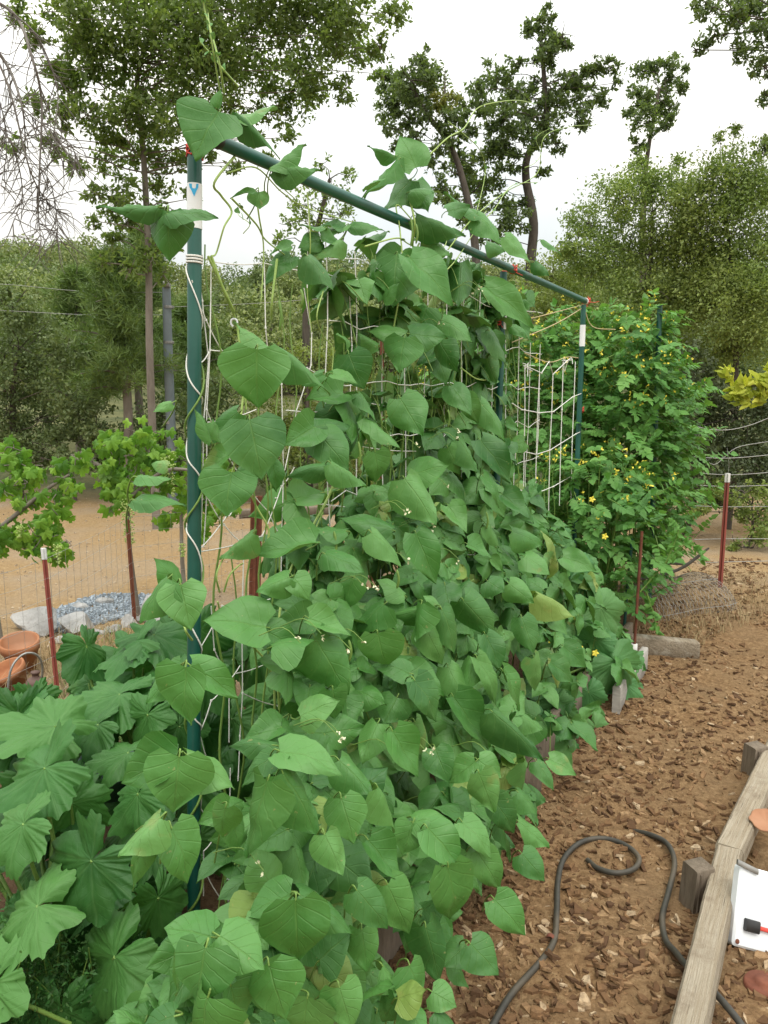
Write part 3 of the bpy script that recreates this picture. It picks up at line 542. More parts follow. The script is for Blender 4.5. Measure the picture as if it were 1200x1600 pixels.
# white string lashed round the near post and netting
root = empty('trellis_net', tre(.3, .1), 'white string trellis netting laced to the near green post', 'netting', None)
mb = MB(); hp = []
for k in range(300):
    f = k/299; z0 = on_post(405); z1 = on_post(1330); c = z0+(z1-z0)*f; a = f*2*math.pi*7.3+2.2+.25*math.sin(f*31); hp.append(c+np.array((math.cos(a)*.0205, math.sin(a)*.0205, .012*math.sin(f*57))))
tube(mb, hp, .0021, 6)
for q in (.2, 1.6):
    hp2 = []
    for k in range(60):
        f = k/59; c = on_post(398+14*f); a = f*2*math.pi*3+q; hp2.append(c+np.array((math.cos(a)*.0208, math.sin(a)*.0208, 0)))
    tube(mb, hp2, .0018, 5)
mb.build('lacing', string_m, root)
NETP = [[(332, 409), (412, 411), (500, 425), (560, 437)], [(330, 405), (328, 547), (323, 640), (323, 775), (318, 855)], [(308, 400), (316, 470), (326, 560), (318, 660), (316, 780), (312, 858)], [(300, 438), (322, 500), (350, 552), (380, 600)],
 [(312, 568), (328, 547), (370, 543), (430, 556), (457, 560), (480, 575), (508, 585), (560, 592)], [(413, 411), (415, 512), (420, 560), (440, 600), (443, 735), (440, 840), (437, 1030), (437, 1130)], [(475, 450), (487, 520), (486, 570), (463, 642), (445, 735)], [(447, 641), (530, 641), (545, 620), (610, 635)],
 [(455, 668), (505, 690), (560, 697), (650, 705)], [(313, 675), (325, 660), (400, 640)], [(308, 862), (355, 805), (362, 800)], [(323, 640), (345, 690), (380, 750), (420, 800), (440, 840)], [(313, 862), (410, 837), (440, 760), (460, 730)], [(375, 752), (403, 735)], [(430, 778), (505, 788), (620, 795), (700, 800)],
 [(323, 775), (350, 820), (381, 850)], [(381, 850), (378, 968), (379, 1083), (375, 1150), (372, 1220)], [(422, 936), (347, 947), (313, 1012)], [(347, 947), (378, 968), (422, 980), (500, 1000)], [(379, 1083), (435, 1103), (490, 1100)], [(375, 1040), (352, 1068), (330, 1095), (313, 1142)], [(330, 947), (335, 1015), (358, 1060), (358, 1160)], [(370, 1052), (425, 1032), (480, 1040)],
 [(440, 1125), (496, 1092), (540, 1080)], [(496, 1000), (495, 1140)], [(325, 1218), (310, 1245), (313, 1262), (335, 1290), (355, 1320), (380, 1340)], [(357, 1265), (338, 1302), (318, 1330)], [(360, 1200), (358, 1318), (357, 1385), (355, 1450)], [(318, 1330), (320, 1360), (342, 1400)], [(313, 1150), (328, 1200), (325, 1218)], [(318, 1330), (318, 1400)], [(482, 330), (480, 450)], [(545, 440), (550, 540), (547, 620)]]
mb = MB()
for pl in NETP:
    pts = [onplane(a, b, random.uniform(-.012, .012)) for a, b in pl]; q = []
    for a, b in zip(pts[:-1], pts[1:]): q += [a+(b-a)*t+np.array((0, 0, -.006*math.sin(t*math.pi))) for t in np.linspace(0, 1, 6)[:-1]]
    tube(mb, q+[pts[-1]], .0017, 5)
    for p in pts[1:-1]: tube(mb, [p-np.array((0, 0, .003)), p+np.array((0, 0, .003))], .003, 6)
for i in range(13):          # the rest of the net, square mesh, mostly inside the beans
    s = .62+i*.19; z0 = .35; zt = 2.1 if s < 2.6 else 1.9
    tube(mb, [tre(s+.02*noise.noise((s*9, z*3, 1)), z, .01*noise.noise((s, z*4, 2))) for z in np.linspace(z0, zt, 14)], .0019, 4)
for j in range(9):
    z = .45+j*.2; tube(mb, [tre(s, z+.05*noise.noise((s*5, z*9, 4)), .01) for s in np.linspace(.62, 2.9, 24)], .0019, 4)
mb.build('mesh', string_m, root)
mb = MB(); c = onplane(364, 505); tube(mb, [c+np.array((math.cos(t)*.012+t*.002, 0, math.sin(t)*.012)) for t in np.linspace(0, 4, 14)], .0028, 6); mb.build('hook', plast_m, root); mb = MB()
c = onplane(352, 1383); tube(mb, [c+np.array((math.cos(t)*.010+.006*t, 0, math.sin(t)*.010+.006*t)) for t in np.linspace(2.5, 8, 16)], .0026, 6); mb.build('hook', plast_m, root)
root = empty('trellis_net', onplane(860, 700), 'slack white string netting hung between the two far posts', 'netting'); mb = MB()
for pl in ([(820, 572), (820, 640), (819, 705), (818, 760)], [(843, 583), (840, 645), (838, 710), (836, 790)], [(864, 585), (862, 645), (859, 703), (857, 800)], [(880, 565), (878, 640), (876, 700), (874, 790)], [(899, 565), (897, 620), (894, 690), (892, 780)],
           [(822, 572), (846, 583), (858, 565), (864, 585), (888, 562)], [(800, 630), (815, 640), (843, 645), (865, 643), (895, 620), (908, 615)], [(800, 690), (815, 705), (838, 710), (860, 703), (900, 678), (908, 674)], [(810, 765), (835, 772), (865, 760), (908, 735)]):
    pts = [onplane(a, b, .03) for a, b in pl]; tube(mb, pts, .0027, 5)
    for p in pts[1:-1]: tube(mb, [p-np.array((0, 0, .004)), p+np.array((0, 0, .004))], .005, 6)
for a in ((822, 572), (888, 562)): 
    for _ in range(5): c = onplane(*a, .03); tube(mb, spline([c, c+rng.normal(0, .02, 3), c+rng.normal(0, .03, 3)], 4), .002, 4)
mb.build('mesh', string_m, root)
root = empty('garden_twine', rail1, 'tan jute twine tied from the rail end back to the middle post', 'twine')
for pl in ([(915, 475), (860, 490), (795, 506)], [(915, 478), (870, 505), (800, 535)], [(820, 552), (858, 566), (886, 558), (908, 560)], [(912, 478), (925, 510), (960, 515)]):
    mb = MB(); tube(mb, spline([onplane(a, b, .0) if a < 913 else onplane(912, b, 0)+np.array(((a-912)*.0045, 0, 0)) for a, b in pl], 5), .003, 5); mb.build('strand', twine_m, root)
# ---------------------------------------------------------------- bean plants
# leaves read off the photograph: stalk point, tip, width (pixels), extra distance from the trellis face
HL = """342 176 299 238 100 .08;364 184 432 170 50 .05;370 176 436 220 24 .08;338 168 346 142 16 .05;246 324 150 318 30 .12;262 330 262 402 62 .14;262 334 334 325 42 .14;425 262 474 222 26 .02;430 264 498 262 34 .02;404 300 406 326 34 0;398 300 362 304 12 0
650 262 627 206 52 .05;622 250 566 303 42 .03;617 243 576 226 14 0;640 283 600 326 54 0;650 283 668 326 46 0;745 336 694 302 36 .05;745 336 788 366 46 .05;650 338 727 366 42 .03;640 402 712 460 72 .1;620 398 614 478 82 .02;720 410 716 477 42 0;758 448 840 498 48 .08;670 372 702 398 42 .03;535 358 498 348 30 0;540 352 498 366 34 0;548 354 598 354 26 0;532 374 486 397 32 .04;480 400 524 436 46 .08;560 438 572 468 46 0;847 376 880 394 20 .04;790 370 833 406 36 .04;835 410 858 430 20 .03;635 520 571 505 42 .08;640 522 698 528 56 .1;632 528 622 580 62 .12;688 535 710 580 42 .08;765 518 801 560 46 .06;545 553 566 607 66 .08;545 532 530 516 22 0;800 510 824 524 20 .03
422 544 368 501 32 .12;430 540 521 585 44 .16;402 546 400 637 108 .2;390 656 409 744 104 .2;372 645 318 692 44 .0;362 738 350 800 92 .02;397 742 328 792 70 0;360 708 312 742 30 0;425 722 436 768 32 .05;514 728 447 735 32 .1;517 724 573 758 40 .12;505 585 469 600 26 .04;520 584 556 588 30 .04;560 614 595 645 32 .05;625 622 660 680 66 .12;572 654 635 686 48 .06;586 706 594 756 50 .1;632 748 682 818 72 .14;640 744 692 722 62 .08;492 848 398 862 66 .14;612 828 533 798 44 .1;580 832 638 872 52 .14;395 833 342 872 42 .05;508 866 566 882 50 .12;540 830 480 818 44 .1;330 660 352 690 30 0
262 904 202 958 64 .18;278 914 250 874 44 .12;282 914 298 982 74 .2;290 1042 280 1134 106 .24;298 1040 376 1085 56 .2;284 1040 228 1098 58 .14;280 1182 270 1277 104 .26;292 1180 373 1222 74 .22;277 1180 188 1223 76 .22;452 902 401 924 46 .12;458 902 484 932 46 .12;415 980 325 958 90 .02;425 1010 482 982 78 .04;412 984 470 1014 58 0;482 966 549 990 54 .1;492 996 546 1086 86 .1;520 1078 530 1130 52 .08;600 944 552 982 56 .06;436 1173 528 1186 74 .22;432 1180 370 1216 46 .18;425 1164 360 1154 34 .16;418 1220 379 1340 82 .26;442 1208 500 1304 92 .24;530 1188 583 1241 56 .2
665 952 594 966 32 .1;658 944 648 1002 48 .14;690 952 722 1016 60 .16;685 948 666 930 24 .1;724 938 778 997 56 .12;736 908 702 930 42 .08;762 908 787 924 42 .08;795 912 834 942 40 .1;590 990 604 1052 74 .1;648 1063 694 1120 62 .18;664 982 698 1040 52 .1;740 1028 730 1072 42 .12;745 1028 790 1098 36 .14;785 1048 827 1104 42 .16;758 992 787 1046 46 .12;613 1142 656 1213 64 .18;590 1130 563 1188 54 .12;648 1128 682 1190 44 .1;770 1113 850 1187 52 .18;743 1190 701 1223 42 .2;747 1188 784 1214 46 .2;748 1208 772 1268 52 .22;820 1188 834 1233 52 .14;838 1190 869 1230 30 .14;858 1186 902 1206 34 .12;815 965 836 1018 44 .12;834 1028 846 1082 40 .12;840 928 908 957 46 .12;848 922 822 902 34 .1;700 1042 734 1108 46 .06;708 1088 766 1168 62 .06;650 834 683 910 56 .12;860 1034 902 1062 40 .1;640 1052 588 1030 44 .08
250 1278 184 1336 58 .3;232 1300 188 1398 34 .24;268 1294 308 1377 76 .26;352 1262 340 1322 46 .1;322 1480 300 1574 96 .34;343 1463 410 1504 76 .32;330 1464 260 1444 78 .3;305 1470 251 1560 46 .26;462 1406 466 1514 102 .3;468 1398 562 1444 62 .24;455 1397 383 1422 60 .2;507 1304 536 1367 54 .3;533 1247 554 1317 66 .24;557 1391 613 1451 56 .28;605 1382 646 1468 62 .22;420 1508 442 1600 82 .3;400 1518 412 1592 66 .22;325 1558 300 1645 92 .34;272 1588 215 1606 46 .28;530 1543 552 1614 60 .28;565 1452 576 1524 52 .2;598 1510 626 1548 50 .2
590 1230 639 1285 54 .26;646 1284 694 1270 52 .2;645 1286 630 1338 50 .2;668 1294 724 1352 64 .26;575 1312 631 1378 60 .2;722 1284 774 1330 48 .22;745 1330 789 1398 50 .22;700 1354 720 1458 74 .28;686 1356 638 1377 34 .22;772 1405 826 1462 52 .24;735 1475 782 1522 56 .24;770 1248 814 1308 46 .18;810 1238 847 1264 40 .16;810 1284 857 1324 40 .16;815 1334 853 1374 44 .18;780 1288 812 1342 32 .12;665 1448 692 1544 56 .2;640 1508 668 1568 58 .24;622 1560 662 1546 46 .24;635 1574 666 1615 42 .24;675 1550 712 1570 42 .22;680 1580 722 1602 42 .22;620 1560 594 1602 40 .22;728 1476 690 1512 46 .16
718 688 746 737 46 .08;750 688 802 748 52 .1;755 744 792 782 46 .1;705 603 736 643 42 .06;750 628 797 678 42 .06;785 772 828 808 42 .1;820 690 790 700 30 .02;700 700 722 742 40 .04;725 620 752 662 36 .04;690 880 706 905 30 0
668 480 650 512 50 .05;590 540 560 520 28 0;600 470 620 440 30 0;760 560 775 600 36 0;690 500 735 520 46 0;455 385 420 392 26 0;455 400 412 430 38 -.02;505 356 470 352 30 0;640 300 672 290 34 .02;575 296 596 270 40 0;700 330 735 322 30 0;760 380 790 392 30 0;330 690 315 640 20 0;215 745 268 735 44 .14;212 782 285 780 40 .14;262 728 236 722 24 .1;268 630 240 640 18 .08;552 905 530 955 46 .04;632 930 600 900 44 .03;670 1010 640 985 44 .03;520 1010 470 1030 60 .02;880 870 930 885 40 .06;800 830 850 850 44 .06;760 820 790 850 40 .04;730 850 770 870 46 .05;820 870 860 890 46 .06;700 790 730 830 44 .04;470 1120 520 1090 60 .05;620 1090 600 1130 60 .05;680 1170 700 1220 50 .1;800 1150 790 1110 44 .08;880 1010 920 1040 40 .08;560 1240 600 1200 50 .12;610 1340 580 1300 50 .1;500 1500 540 1460 70 .1;380 1440 420 1480 60 .12;740 1290 700 1250 50 .1;700 1500 740 1540 40 .1;660 1420 700 1400 50 .1;560 1560 600 1520 60 .15;480 1560 470 1640 80 .22;360 1540 380 1620 80 .24;420 1380 400 1330 60 .05"""
PL = [(-9, .22), (.22, .62), (.62, 1.0), (1.0, 1.45), (1.45, 2.0), (2.0, 2.7), (2.7, 9)]
PLAB = ['bean vine twining up the near green post with big heart-shaped leaves', 'bean plant just right of the near post, thin above and leafy below', 'bean plant with stems hanging in the open net before the dense part',
        'bean plant forming the dense left half of the hedge under the rail', 'bean plant with tendrils reaching above the middle of the rail', 'bean plant climbing beside the middle green post', 'bean plant at the far shoulder of the hedge beside the tomato plants']
plants = []
for (a, b), lab in zip(PL, PLAB):
    s0 = (max(a, -.15)+min(b, 3.3))/2; plants.append(dict(a=a, b=b, root=empty('bean_plant', tre(s0, 0, .05), lab, 'bean plant', 'bean plants along the trellis'), fo=MB(), st=MB(), fl=MB(), te=MB()))
def plant_at(p):
    s = s_of(p)
    return next(q for q in plants if q['a'] <= s < q['b'])
def leaf3(pl, o, ydir, n, ln, wd, ti, rnd=None, thick=1):
    xa, ya, za = frame(ydir, n); place(pl['fo'], BT[ti % 14], o, xa, ya, za, wd/.94, ln, rnd)
occ = []
for li, row in enumerate(';'.join(HL.split('\n')).split(';')):
    bx, by, tx, ty, wpx, dt = [float(v) for v in row.split()]
    o = front(bx, by, dt-.06); cam_v = unit(np.array((0, 0, EYE))-o); dist = np.linalg.norm(o-np.array((0, 0, EYE)))
    tipd = o[1]-random.uniform(-.02, .05)*dist*.5; tp = P(tx, ty, tipd); y = tp-o; ln = np.linalg.norm(y); wd_ = wpx/F_PX*dist
    if ln < .6*wd_: ln = .75*wd_
    n = cam_v*.75+np.array((0, 0, .8))+rng.normal(0, .22, 3)
    ti = random.choice((0, 1, 2, 3, 4, 5, 6, 7, 8, 8, 9, 10, 11, 11, 13)); pl = plant_at(o)
    leaf3(pl, o, y, n, ln*1.03, wd_, ti); occ.append((bx*.5+tx*.5, by*.5+ty*.5, wpx*.5))
    inner = o-cam_v*random.uniform(.12, .2)-np.array((0, 0, random.uniform(.0, .08)))-NRM*.03
    q = spline([o+unit(y)*ln*.01, o-unit(y)*.012-cam_v*.01, (o+inner)/2-unit(y)*.012, inner], 4); tube(pl['st'], q, np.linspace(.0014, .0022, len(q)), 5)
# the mass of leaves inside and behind
MASS = [(430, 420), (520, 350), (600, 300), (690, 320), (790, 372), (835, 430), (815, 520), (790, 620), (800, 730), (850, 800), (920, 870), (965, 960), (1000, 1050), (960, 1150), (925, 1235), (850, 1290), (838, 1370), (800, 1450), (770, 1510), (720, 1600), (700, 1900), (150, 1900), (250, 1500), (330, 1420), (330, 1260), (375, 1180), (420, 1120), (400, 1050), (400, 950), (420, 860), (440, 700), (500, 640), (520, 520), (480, 460)]
DENS = [(560, 330), (700, 330), (790, 400), (800, 1000), (560, 1000), (540, 700), (580, 560)]
def spray(p, face, size, k):
    """a three-part bean leaf: middle leaflet and two side leaflets"""
    pl = plant_at(p); n = unit(face); dn = unit(np.array((0, 0, -1.))+rng.normal(0, .35, 3)+n*.25)
    y = unit(dn-n*np.dot(dn, n)); x = np.cross(y, n); rn = random.random()
    leaf3(pl, p+y*size*.12, y+n*rng.uniform(-.3, .3), n+rng.normal(0, .15, 3), size, size*.88, k, min(1, max(0, rn+random.uniform(-.2, .2))))
    for s in (-1, 1):
        leaf3(pl, p, x*s+y*random.uniform(-.1, .5)+n*rng.uniform(-.4, .2), n+x*s*.3+rng.normal(0, .2, 3), size*random.uniform(.8, .98), size*random.uniform(.68, .82), k+3+s, min(1, max(0, rn+random.uniform(-.2, .2))))
    inner = p-n*.1-np.array((0, 0, .06))+rng.normal(0, .03, 3); q = spline([p+y*size*.12, p, (p+inner)/2+np.array((0, 0, .02)), inner], 3); tube(pl['st'], q, np.linspace(.0016, .0026, len(q)), 4)
cnt = 0; tries = 0
while cnt < 850 and tries < 60000:
    tries += 1; s = random.uniform(-.45, TL-.1); h = random.uniform(.5, 2.2) if random.random() < .62 else random.uniform(.1, 1.2); bz = bulge(h)
    t_ = random.uniform(-.3*min(1, bz*3), bz-.07); p = tre(s, h, t_); a, b = pix(p)
    if p[1] < .9 or not inpoly(np.array([a]), np.array([b]), MASS)[0]: continue
    if h > 1.15 and not inpoly(np.array([a]), np.array([b]), DENS)[0] and random.random() < .6: continue
    if s < .35 and h > 1.0: continue
    if s < .45 and h > .55 and t_ > -.1 and a < 470 and random.random() < .8: continue
    sz = random.uniform(.08, .14)*(1.05 if h < 1.2 else 1.15); near = t_ > 0
    if any((a-q[0])**2+(b-q[1])**2 < (q[2]*.8)**2 for q in occ) and t_ > bz-.18: continue
    spray(p, (NRM if near else -NRM)*.75+np.array((0, 0, .5))+np.array((0, -.25, 0))+rng.normal(0, .25, 3), sz, random.randrange(14)); cnt += 1
# leaves tucked right behind the outer ones, so the hedge is closed
MOUT = [(450, 900), (560, 780), (700, 640), (800, 700), (870, 800), (950, 900), (995, 1010), (985, 1090), (950, 1160), (920, 1235), (855, 1270), (835, 1370), (805, 1440), (760, 1510), (710, 1610), (700, 1750), (150, 1750), (220, 1560), (300, 1440), (380, 1420), (400, 1240), (440, 1130)]
for q in range(270):
    while True:
        a, b = random.uniform(150, 1000), random.uniform(560, 1740)
        if inpoly(np.array([a]), np.array([b]), MOUT)[0]: break
    p = front(a, b, random.choice((random.uniform(-.28, -.12), random.uniform(-.12, -.04)))); 
    if p[2] < .06: continue
    spray(p, NRM*.6+np.array((0, -.3, .7))+rng.normal(0, .2, 3), random.uniform(.07, .135), random.randrange(14))
# stems climbing the strings
for pl in plants:
    a = max(pl['a'], -.05); b = min(pl['b'], 3.3); n = 4 if a < .2 else 7
    for k in range(n):
        s = a+(b-a)*(k+.5)/n; ph = random.random()*6; top = 2.15 if s > .9 else random.uniform(1.2, 2.1)
        if s > 2.6: top = random.uniform(1.1, 1.5)
        pts = [tre(s+.03*noise.noise((s*7, z*2.5, 8))+.012*math.cos(z*14+ph), z, .012*math.sin(z*14+ph)+.05*max(0, .3-z)) for z in np.arange(.02, top, .055)]
        if a < .2 and k < 1: continue
        tube(pl['st'], pts, np.linspace(.0045, .002, len(pts)), 6)
def twine_on_post(f0, f1, turns, r, ph):
    o = []
    for k in range(90):
        f = k/89; c = nt_+(foot-nt_)*(f0+(f1-f0)*f); a = ph+f*turns*6.283+.5*math.sin(f*9); o.append(c+np.array((math.cos(a)*r, math.sin(a)*r, .01*math.sin(f*40))))
    return o
tube(plants[0]['st'], twine_on_post(.98, .2, 6.3, .0245, 1.), np.linspace(.004, .0025, 90), 6)
HV = [([(370, 240), (335, 285), (345, 305), (362, 330), (350, 355), (338, 395), (330, 400)], .003), ([(355, 270), (400, 262), (440, 300), (480, 325), (560, 350), (590, 362)], .002), ([(362, 310), (400, 350), (415, 375), (450, 402)], .0025), ([(330, 400), (350, 455), (368, 500), (375, 545), (385, 640)], .0035),
      ([(325, 400), (362, 478), (366, 490)], .003), ([(433, 405), (425, 470), (424, 500)], .0035), ([(400, 305), (405, 340), (412, 390), (408, 470)], .0025), ([(480, 300), (485, 380), (480, 450), (487, 520)], .002), ([(430, 262), (440, 290), (460, 310)], .002),
      ([(380, 620), (370, 700), (360, 760), (350, 800)], .003), ([(437, 1120), (434, 1010), (450, 900), (520, 760), (528, 690), (520, 640), (518, 590)], .004), ([(438, 1130), (441, 1060), (440, 990), (470, 880), (505, 800)], .0035), ([(430, 1120), (425, 1050), (395, 1010), (350, 965), (340, 940)], .0035), ([(410, 870), (420, 830), (400, 790), (380, 740), (385, 700)], .003),
      ([(343, 925), (338, 900), (345, 880), (350, 872)], .0025), ([(350, 925), (358, 900), (372, 885), (380, 880)], .0025), ([(505, 455), (495, 495), (505, 525), (520, 545), (518, 590)], .002), ([(300, 1000), (290, 985), (287, 965), (292, 950)], .003)]
for pts, r in HV:
    q = spline([onplane(a, b, .015+.015*math.sin(i*2.1)) for i, (a, b) in enumerate(pts)], 6); pl = plant_at(q[0]); tube(pl['st'], q, np.linspace(r*1.2, r*.75, len(q)), 6, mat=1)
TD = [([(372, 135), (350, 110), (330, 85), (312, 65)], .0026), ([(350, 145), (343, 100), (330, 50), (318, 5), (322, -30)], .003), ([(345, 150), (330, 60), (325, 20)], .0022), ([(610, 540), (628, 430), (625, 360), (620, 320), (650, 350), (690, 385), (700, 370)], .0032),
      ([(672, 241), (700, 215), (725, 200), (745, 170), (775, 160), (810, 157), (838, 163)], .0030), ([(700, 190), (725, 210), (750, 235), (758, 270), (745, 330), (735, 360)], .0022), ([(700, 390), (740, 340), (790, 300), (840, 270), (850, 215), (890, 198), (935, 195)], .0028), ([(735, 360), (770, 330), (800, 290), (840, 285)], .0024),
      ([(655, 380), (640, 410), (620, 420), (622, 450), (650, 455), (700, 420), (730, 380), (760, 330)], .0035), ([(570, 385), (620, 372), (640, 382), (680, 400), (700, 398)], .0030), ([(640, 310), (648, 350), (645, 385), (650, 400)], .0040), ([(720, 575), (745, 592), (765, 590), (768, 560), (762, 540)], .0032), ([(820, 262), (835, 255), (845, 240), (838, 215), (860, 200)], .0016), ([(500, 770), (530, 765), (540, 750)], .0014), ([(380, 365), (390, 350), (372, 335), (376, 318)], .0012)]
for pts, r in TD:
    q = spline([onplane(a, b, .05+.03*math.sin(i*1.7)) for i, (a, b) in enumerate(pts)], 7); pl = plant_at(q[0]); mb = MB(); tube(mb, q, np.linspace(r*1.1, r*.55, len(q)), 5); mb.build('tendril', tendril_m, pl['root'])
    for f in np.linspace(.35, 1, 4):
        i = min(len(q)-2, int(f*(len(q)-2))); pl_ = pl; d = unit(q[i+1]-q[i]); 
        leaf3(pl_, q[i], unit(d+rng.normal(0, .6, 3)), rdir(1)[0]+np.array((0, 0, 1)), random.uniform(.014, .028), random.uniform(.010, .018), random.randrange(14), .9)
# blossoms and young pods
for a, b in ((548, 1015), (528, 1150), (536, 1152), (574, 920), (588, 918), (632, 800), (640, 798), (680, 1173), (672, 1180), (678, 822), (674, 828), (717, 675), (714, 688), (750, 450), (744, 455), (690, 510), (412, 1360), (716, 873), (470, 1005), (502, 990), (766, 1180), (520, 1320), (640, 880), (618, 1180), (570, 1005), (655, 700), (700, 760)):
    c = front(a, b, .1); pl = plant_at(c); bl = MB()
    for _ in range(2):
        o = c+rng.normal(0, .006, 3)
        for s in range(2): d = rdir(1)[0]; xa, ya, za = frame(d, rdir(1)[0]); place(bl, BT[4], o, xa, ya, za, .007, .009)
    tube(pl['st'], spline([c, c-NRM*.05+np.array((0, 0, .03)), c-NRM*.12], 3), .0012, 4); bl.build('blossom', cream_m, pl['root'])
for a, b, ln in ((642, 340, .10), (650, 350, .07), (436, 470, .08), (470, 452, .05), (545, 1000, .06), (620, 890, .06), (700, 640, .07), (760, 800, .07), (612, 760, .08), (560, 690, .08), (522, 830, .08)):
    c = front(a, b, .02); mb = MB(); tube(mb, spline([c, c+np.array((.006, -.004, -ln*.5)), c+np.array((0, 0, -ln))], 5), [.002]+[.0042]*9+[.001], 6); mb.build('bean_pod', stem_m, plant_at(c)['root'])
for pl in plants:
    pl['st'].build('stem', [stem_m, tendril_m], pl['root']); pl['fo'].build('foliage', bean_m, pl['root']); pass
# ---------------------------------------------------------------- squash plants at lower left
def lobed(mb, st, T, cx, cy, d, rpx, ang, lean=.6, foot=None, rnd=None):
    o = P(cx, cy, d); cv = unit(np.array((0, 0, EYE))-o); R = rpx/F_PX*d*1.38; n = unit(cv*lean+np.array((0, 0, 1-lean*.5))+rng.normal(0, .13, 3))
    r = ray(cx+math.cos(ang)*50, cy+math.sin(ang)*50); q = P(cx+math.cos(ang)*50, cy+math.sin(ang)*50, d)-o; xa, ya, za = frame(q, n); o2 = o-ya*R*.25
    place(mb, T, o2, xa, ya, za, R, R, rnd)
    f = foot if foot is not None else np.array((o[0]+random.uniform(-.15, .15), o[1]+random.uniform(0, .2), gz(o[0], o[1])))
    q = spline([o2, o2*.8+f*.2-n*.05, f], 6); tube(st, q, np.linspace(.004, .007, len(q)), 7)
SQ1 = [(125, 1365, 1.75, 92, 2.3, .8), (165, 1520, 1.7, 100, 2.1, .7), (20, 1300, 1.8, 70, 2.5, .5), (35, 1430, 1.7, 92, 2.6, .6), (45, 1215, 2.0, 95, 2.6, .4), (60, 1130, 2.2, 80, 3.3, .35), (205, 1255, 2.0, 62, 2.2, .6), (110, 1275, 2.1, 66, 1.6, .7), (250, 1420, 1.9, 60, 1.4, .6), (-20, 1560, 1.6, 90, 2, .6), (95, 1600, 1.7, 80, 1.6, .6), (225, 1330, 2.05, 60, 2.6, .6), (200, 1600, 1.75, 70, 1.2, .6)]
SQ2 = [(190, 1015, 2.75, 62, 2.6, .4), (262, 1000, 2.8, 70, .4, .4), (165, 1090, 2.5, 70, 2.9, .35), (110, 1105, 2.55, 55, 3.0, .35), (245, 1060, 2.6, 60, 2.9, .4), (225, 1130, 2.4, 48, 2.0, .5), (185, 1180, 2.3, 50, 2.9, .4), (235, 1195, 2.35, 46, 2.0, .6), (290, 1150, 2.5, 56, 1, .5), (330, 1070, 2.75, 56, .8, .5), (140, 1140, 2.4, 50, 2.6, .5)]
SQ3 = [(410, 1105, 3.0, 74, 2.4, .6), (355, 1140, 2.9, 60, 2.0, .7), (470, 1060, 3.2, 56, 1.2, .7), (400, 1030, 3.3, 56, 2.2, .5), (460, 1145, 2.9, 60, 1.4, .7), (345, 1000, 3.4, 50, 2.8, .5), (520, 1120, 3.1, 50, 1, .7), (370, 1230, 2.7, 56, 1.8, .7), (300, 1240, 2.6, 56, 2.2, .7), (300, 1330, 2.45, 60, 1.8, .7), (440, 960, 3.6, 46, 1.6, .5)]
for lab, lst, nfill in (('squash plant with broad frilly lobed leaves in the lower left corner', SQ1, 44), ('squash plant with blue-green leaves spreading beside the near green post', SQ2, 34), ('squash plant glimpsed behind the net strings right of the near post', SQ3, 26)):
    d0 = np.mean([q[2] for q in lst]); c0 = np.mean([P(q[0], q[1], q[2]) for q in lst], axis=0); root = empty('squash_plant', (c0[0], c0[1], 0), lab, 'squash plant', 'squash plants left of the trellis'); fo = MB(); st = MB(); foot0 = np.array((c0[0], c0[1]+.1, 0))
    for i, (x, y, d, r, a, ln) in enumerate(lst): lobed(fo, st, ST[i % 4], x, y, d, r, a, ln, foot0+rng.normal(0, .06, 3)*(1, 1, 0))
    for i in range(nfill):
        x, y, d, r, a, ln = random.choice(lst); d2 = d+random.uniform(.15, .5); lobed(fo, st, ST[i % 4], x+random.uniform(-60, 60), y+random.uniform(0, 70), d2, r*.8, random.uniform(.8, 2.8), .6, foot0+rng.normal(0, .08, 3)*(1, 1, 0), random.random()*.5)
    st.build('stem', stem_m, root); fo.build('foliage', squash_m, root)
# feathery plant and cane at the very bottom left
root = empty('carrot_plant', G(40, 1560), 'low dark feathery greens under the squash leaves in the bottom left corner', 'plant'); fo = MB(); st = MB()
for _ in range(45):
    b = np.append(P(random.uniform(-60, 130), random.uniform(1560, 1640), 1.75)[:2], .05); e = b+np.array((random.gauss(0, .08), random.gauss(0, .08), random.uniform(.15, .35))); q = spline([b, (b+e)/2+rng.normal(0, .02, 3), e], 5); tube(st, q, .0015, 4)
    n = 220; f = rng.random(n); i = (f*(len(q)-1)).astype(int); quads(fo, q[i]+rng.normal(0, .028, (n, 3)), rdir(n), rdir(n)+np.array((0, 0, .6)), rng.uniform(.008, .018, n), .4)
st.build('stem', stem_m, root); fo.build('foliage', fern_m, root)
root = MB(); tube(root, spline([P(-30, 1548, 1.6), P(40, 1570, 1.62), P(110, 1600, 1.65)], 6), .005, 8); tag(root.build('garden_cane', stem_m), 'thin green cane lying across the feathery greens in the corner', 'cane')
root = MB(); c = P(168, 1172, 2.45); ax = unit(np.array((.1, -.35, 1)))
lathe(root, c-np.array((0, 0, .2)), [(.0, 0), (.055, 0), (.078, .18), (.088, .185), (.09, .2), (.082, .203), (.078, .17), (.0, .165)], 32, axis=ax); tag(root.build('plant_pot', pot_m), 'grey-blue plastic plant pot with its rim showing between squash leaves', 'pot')
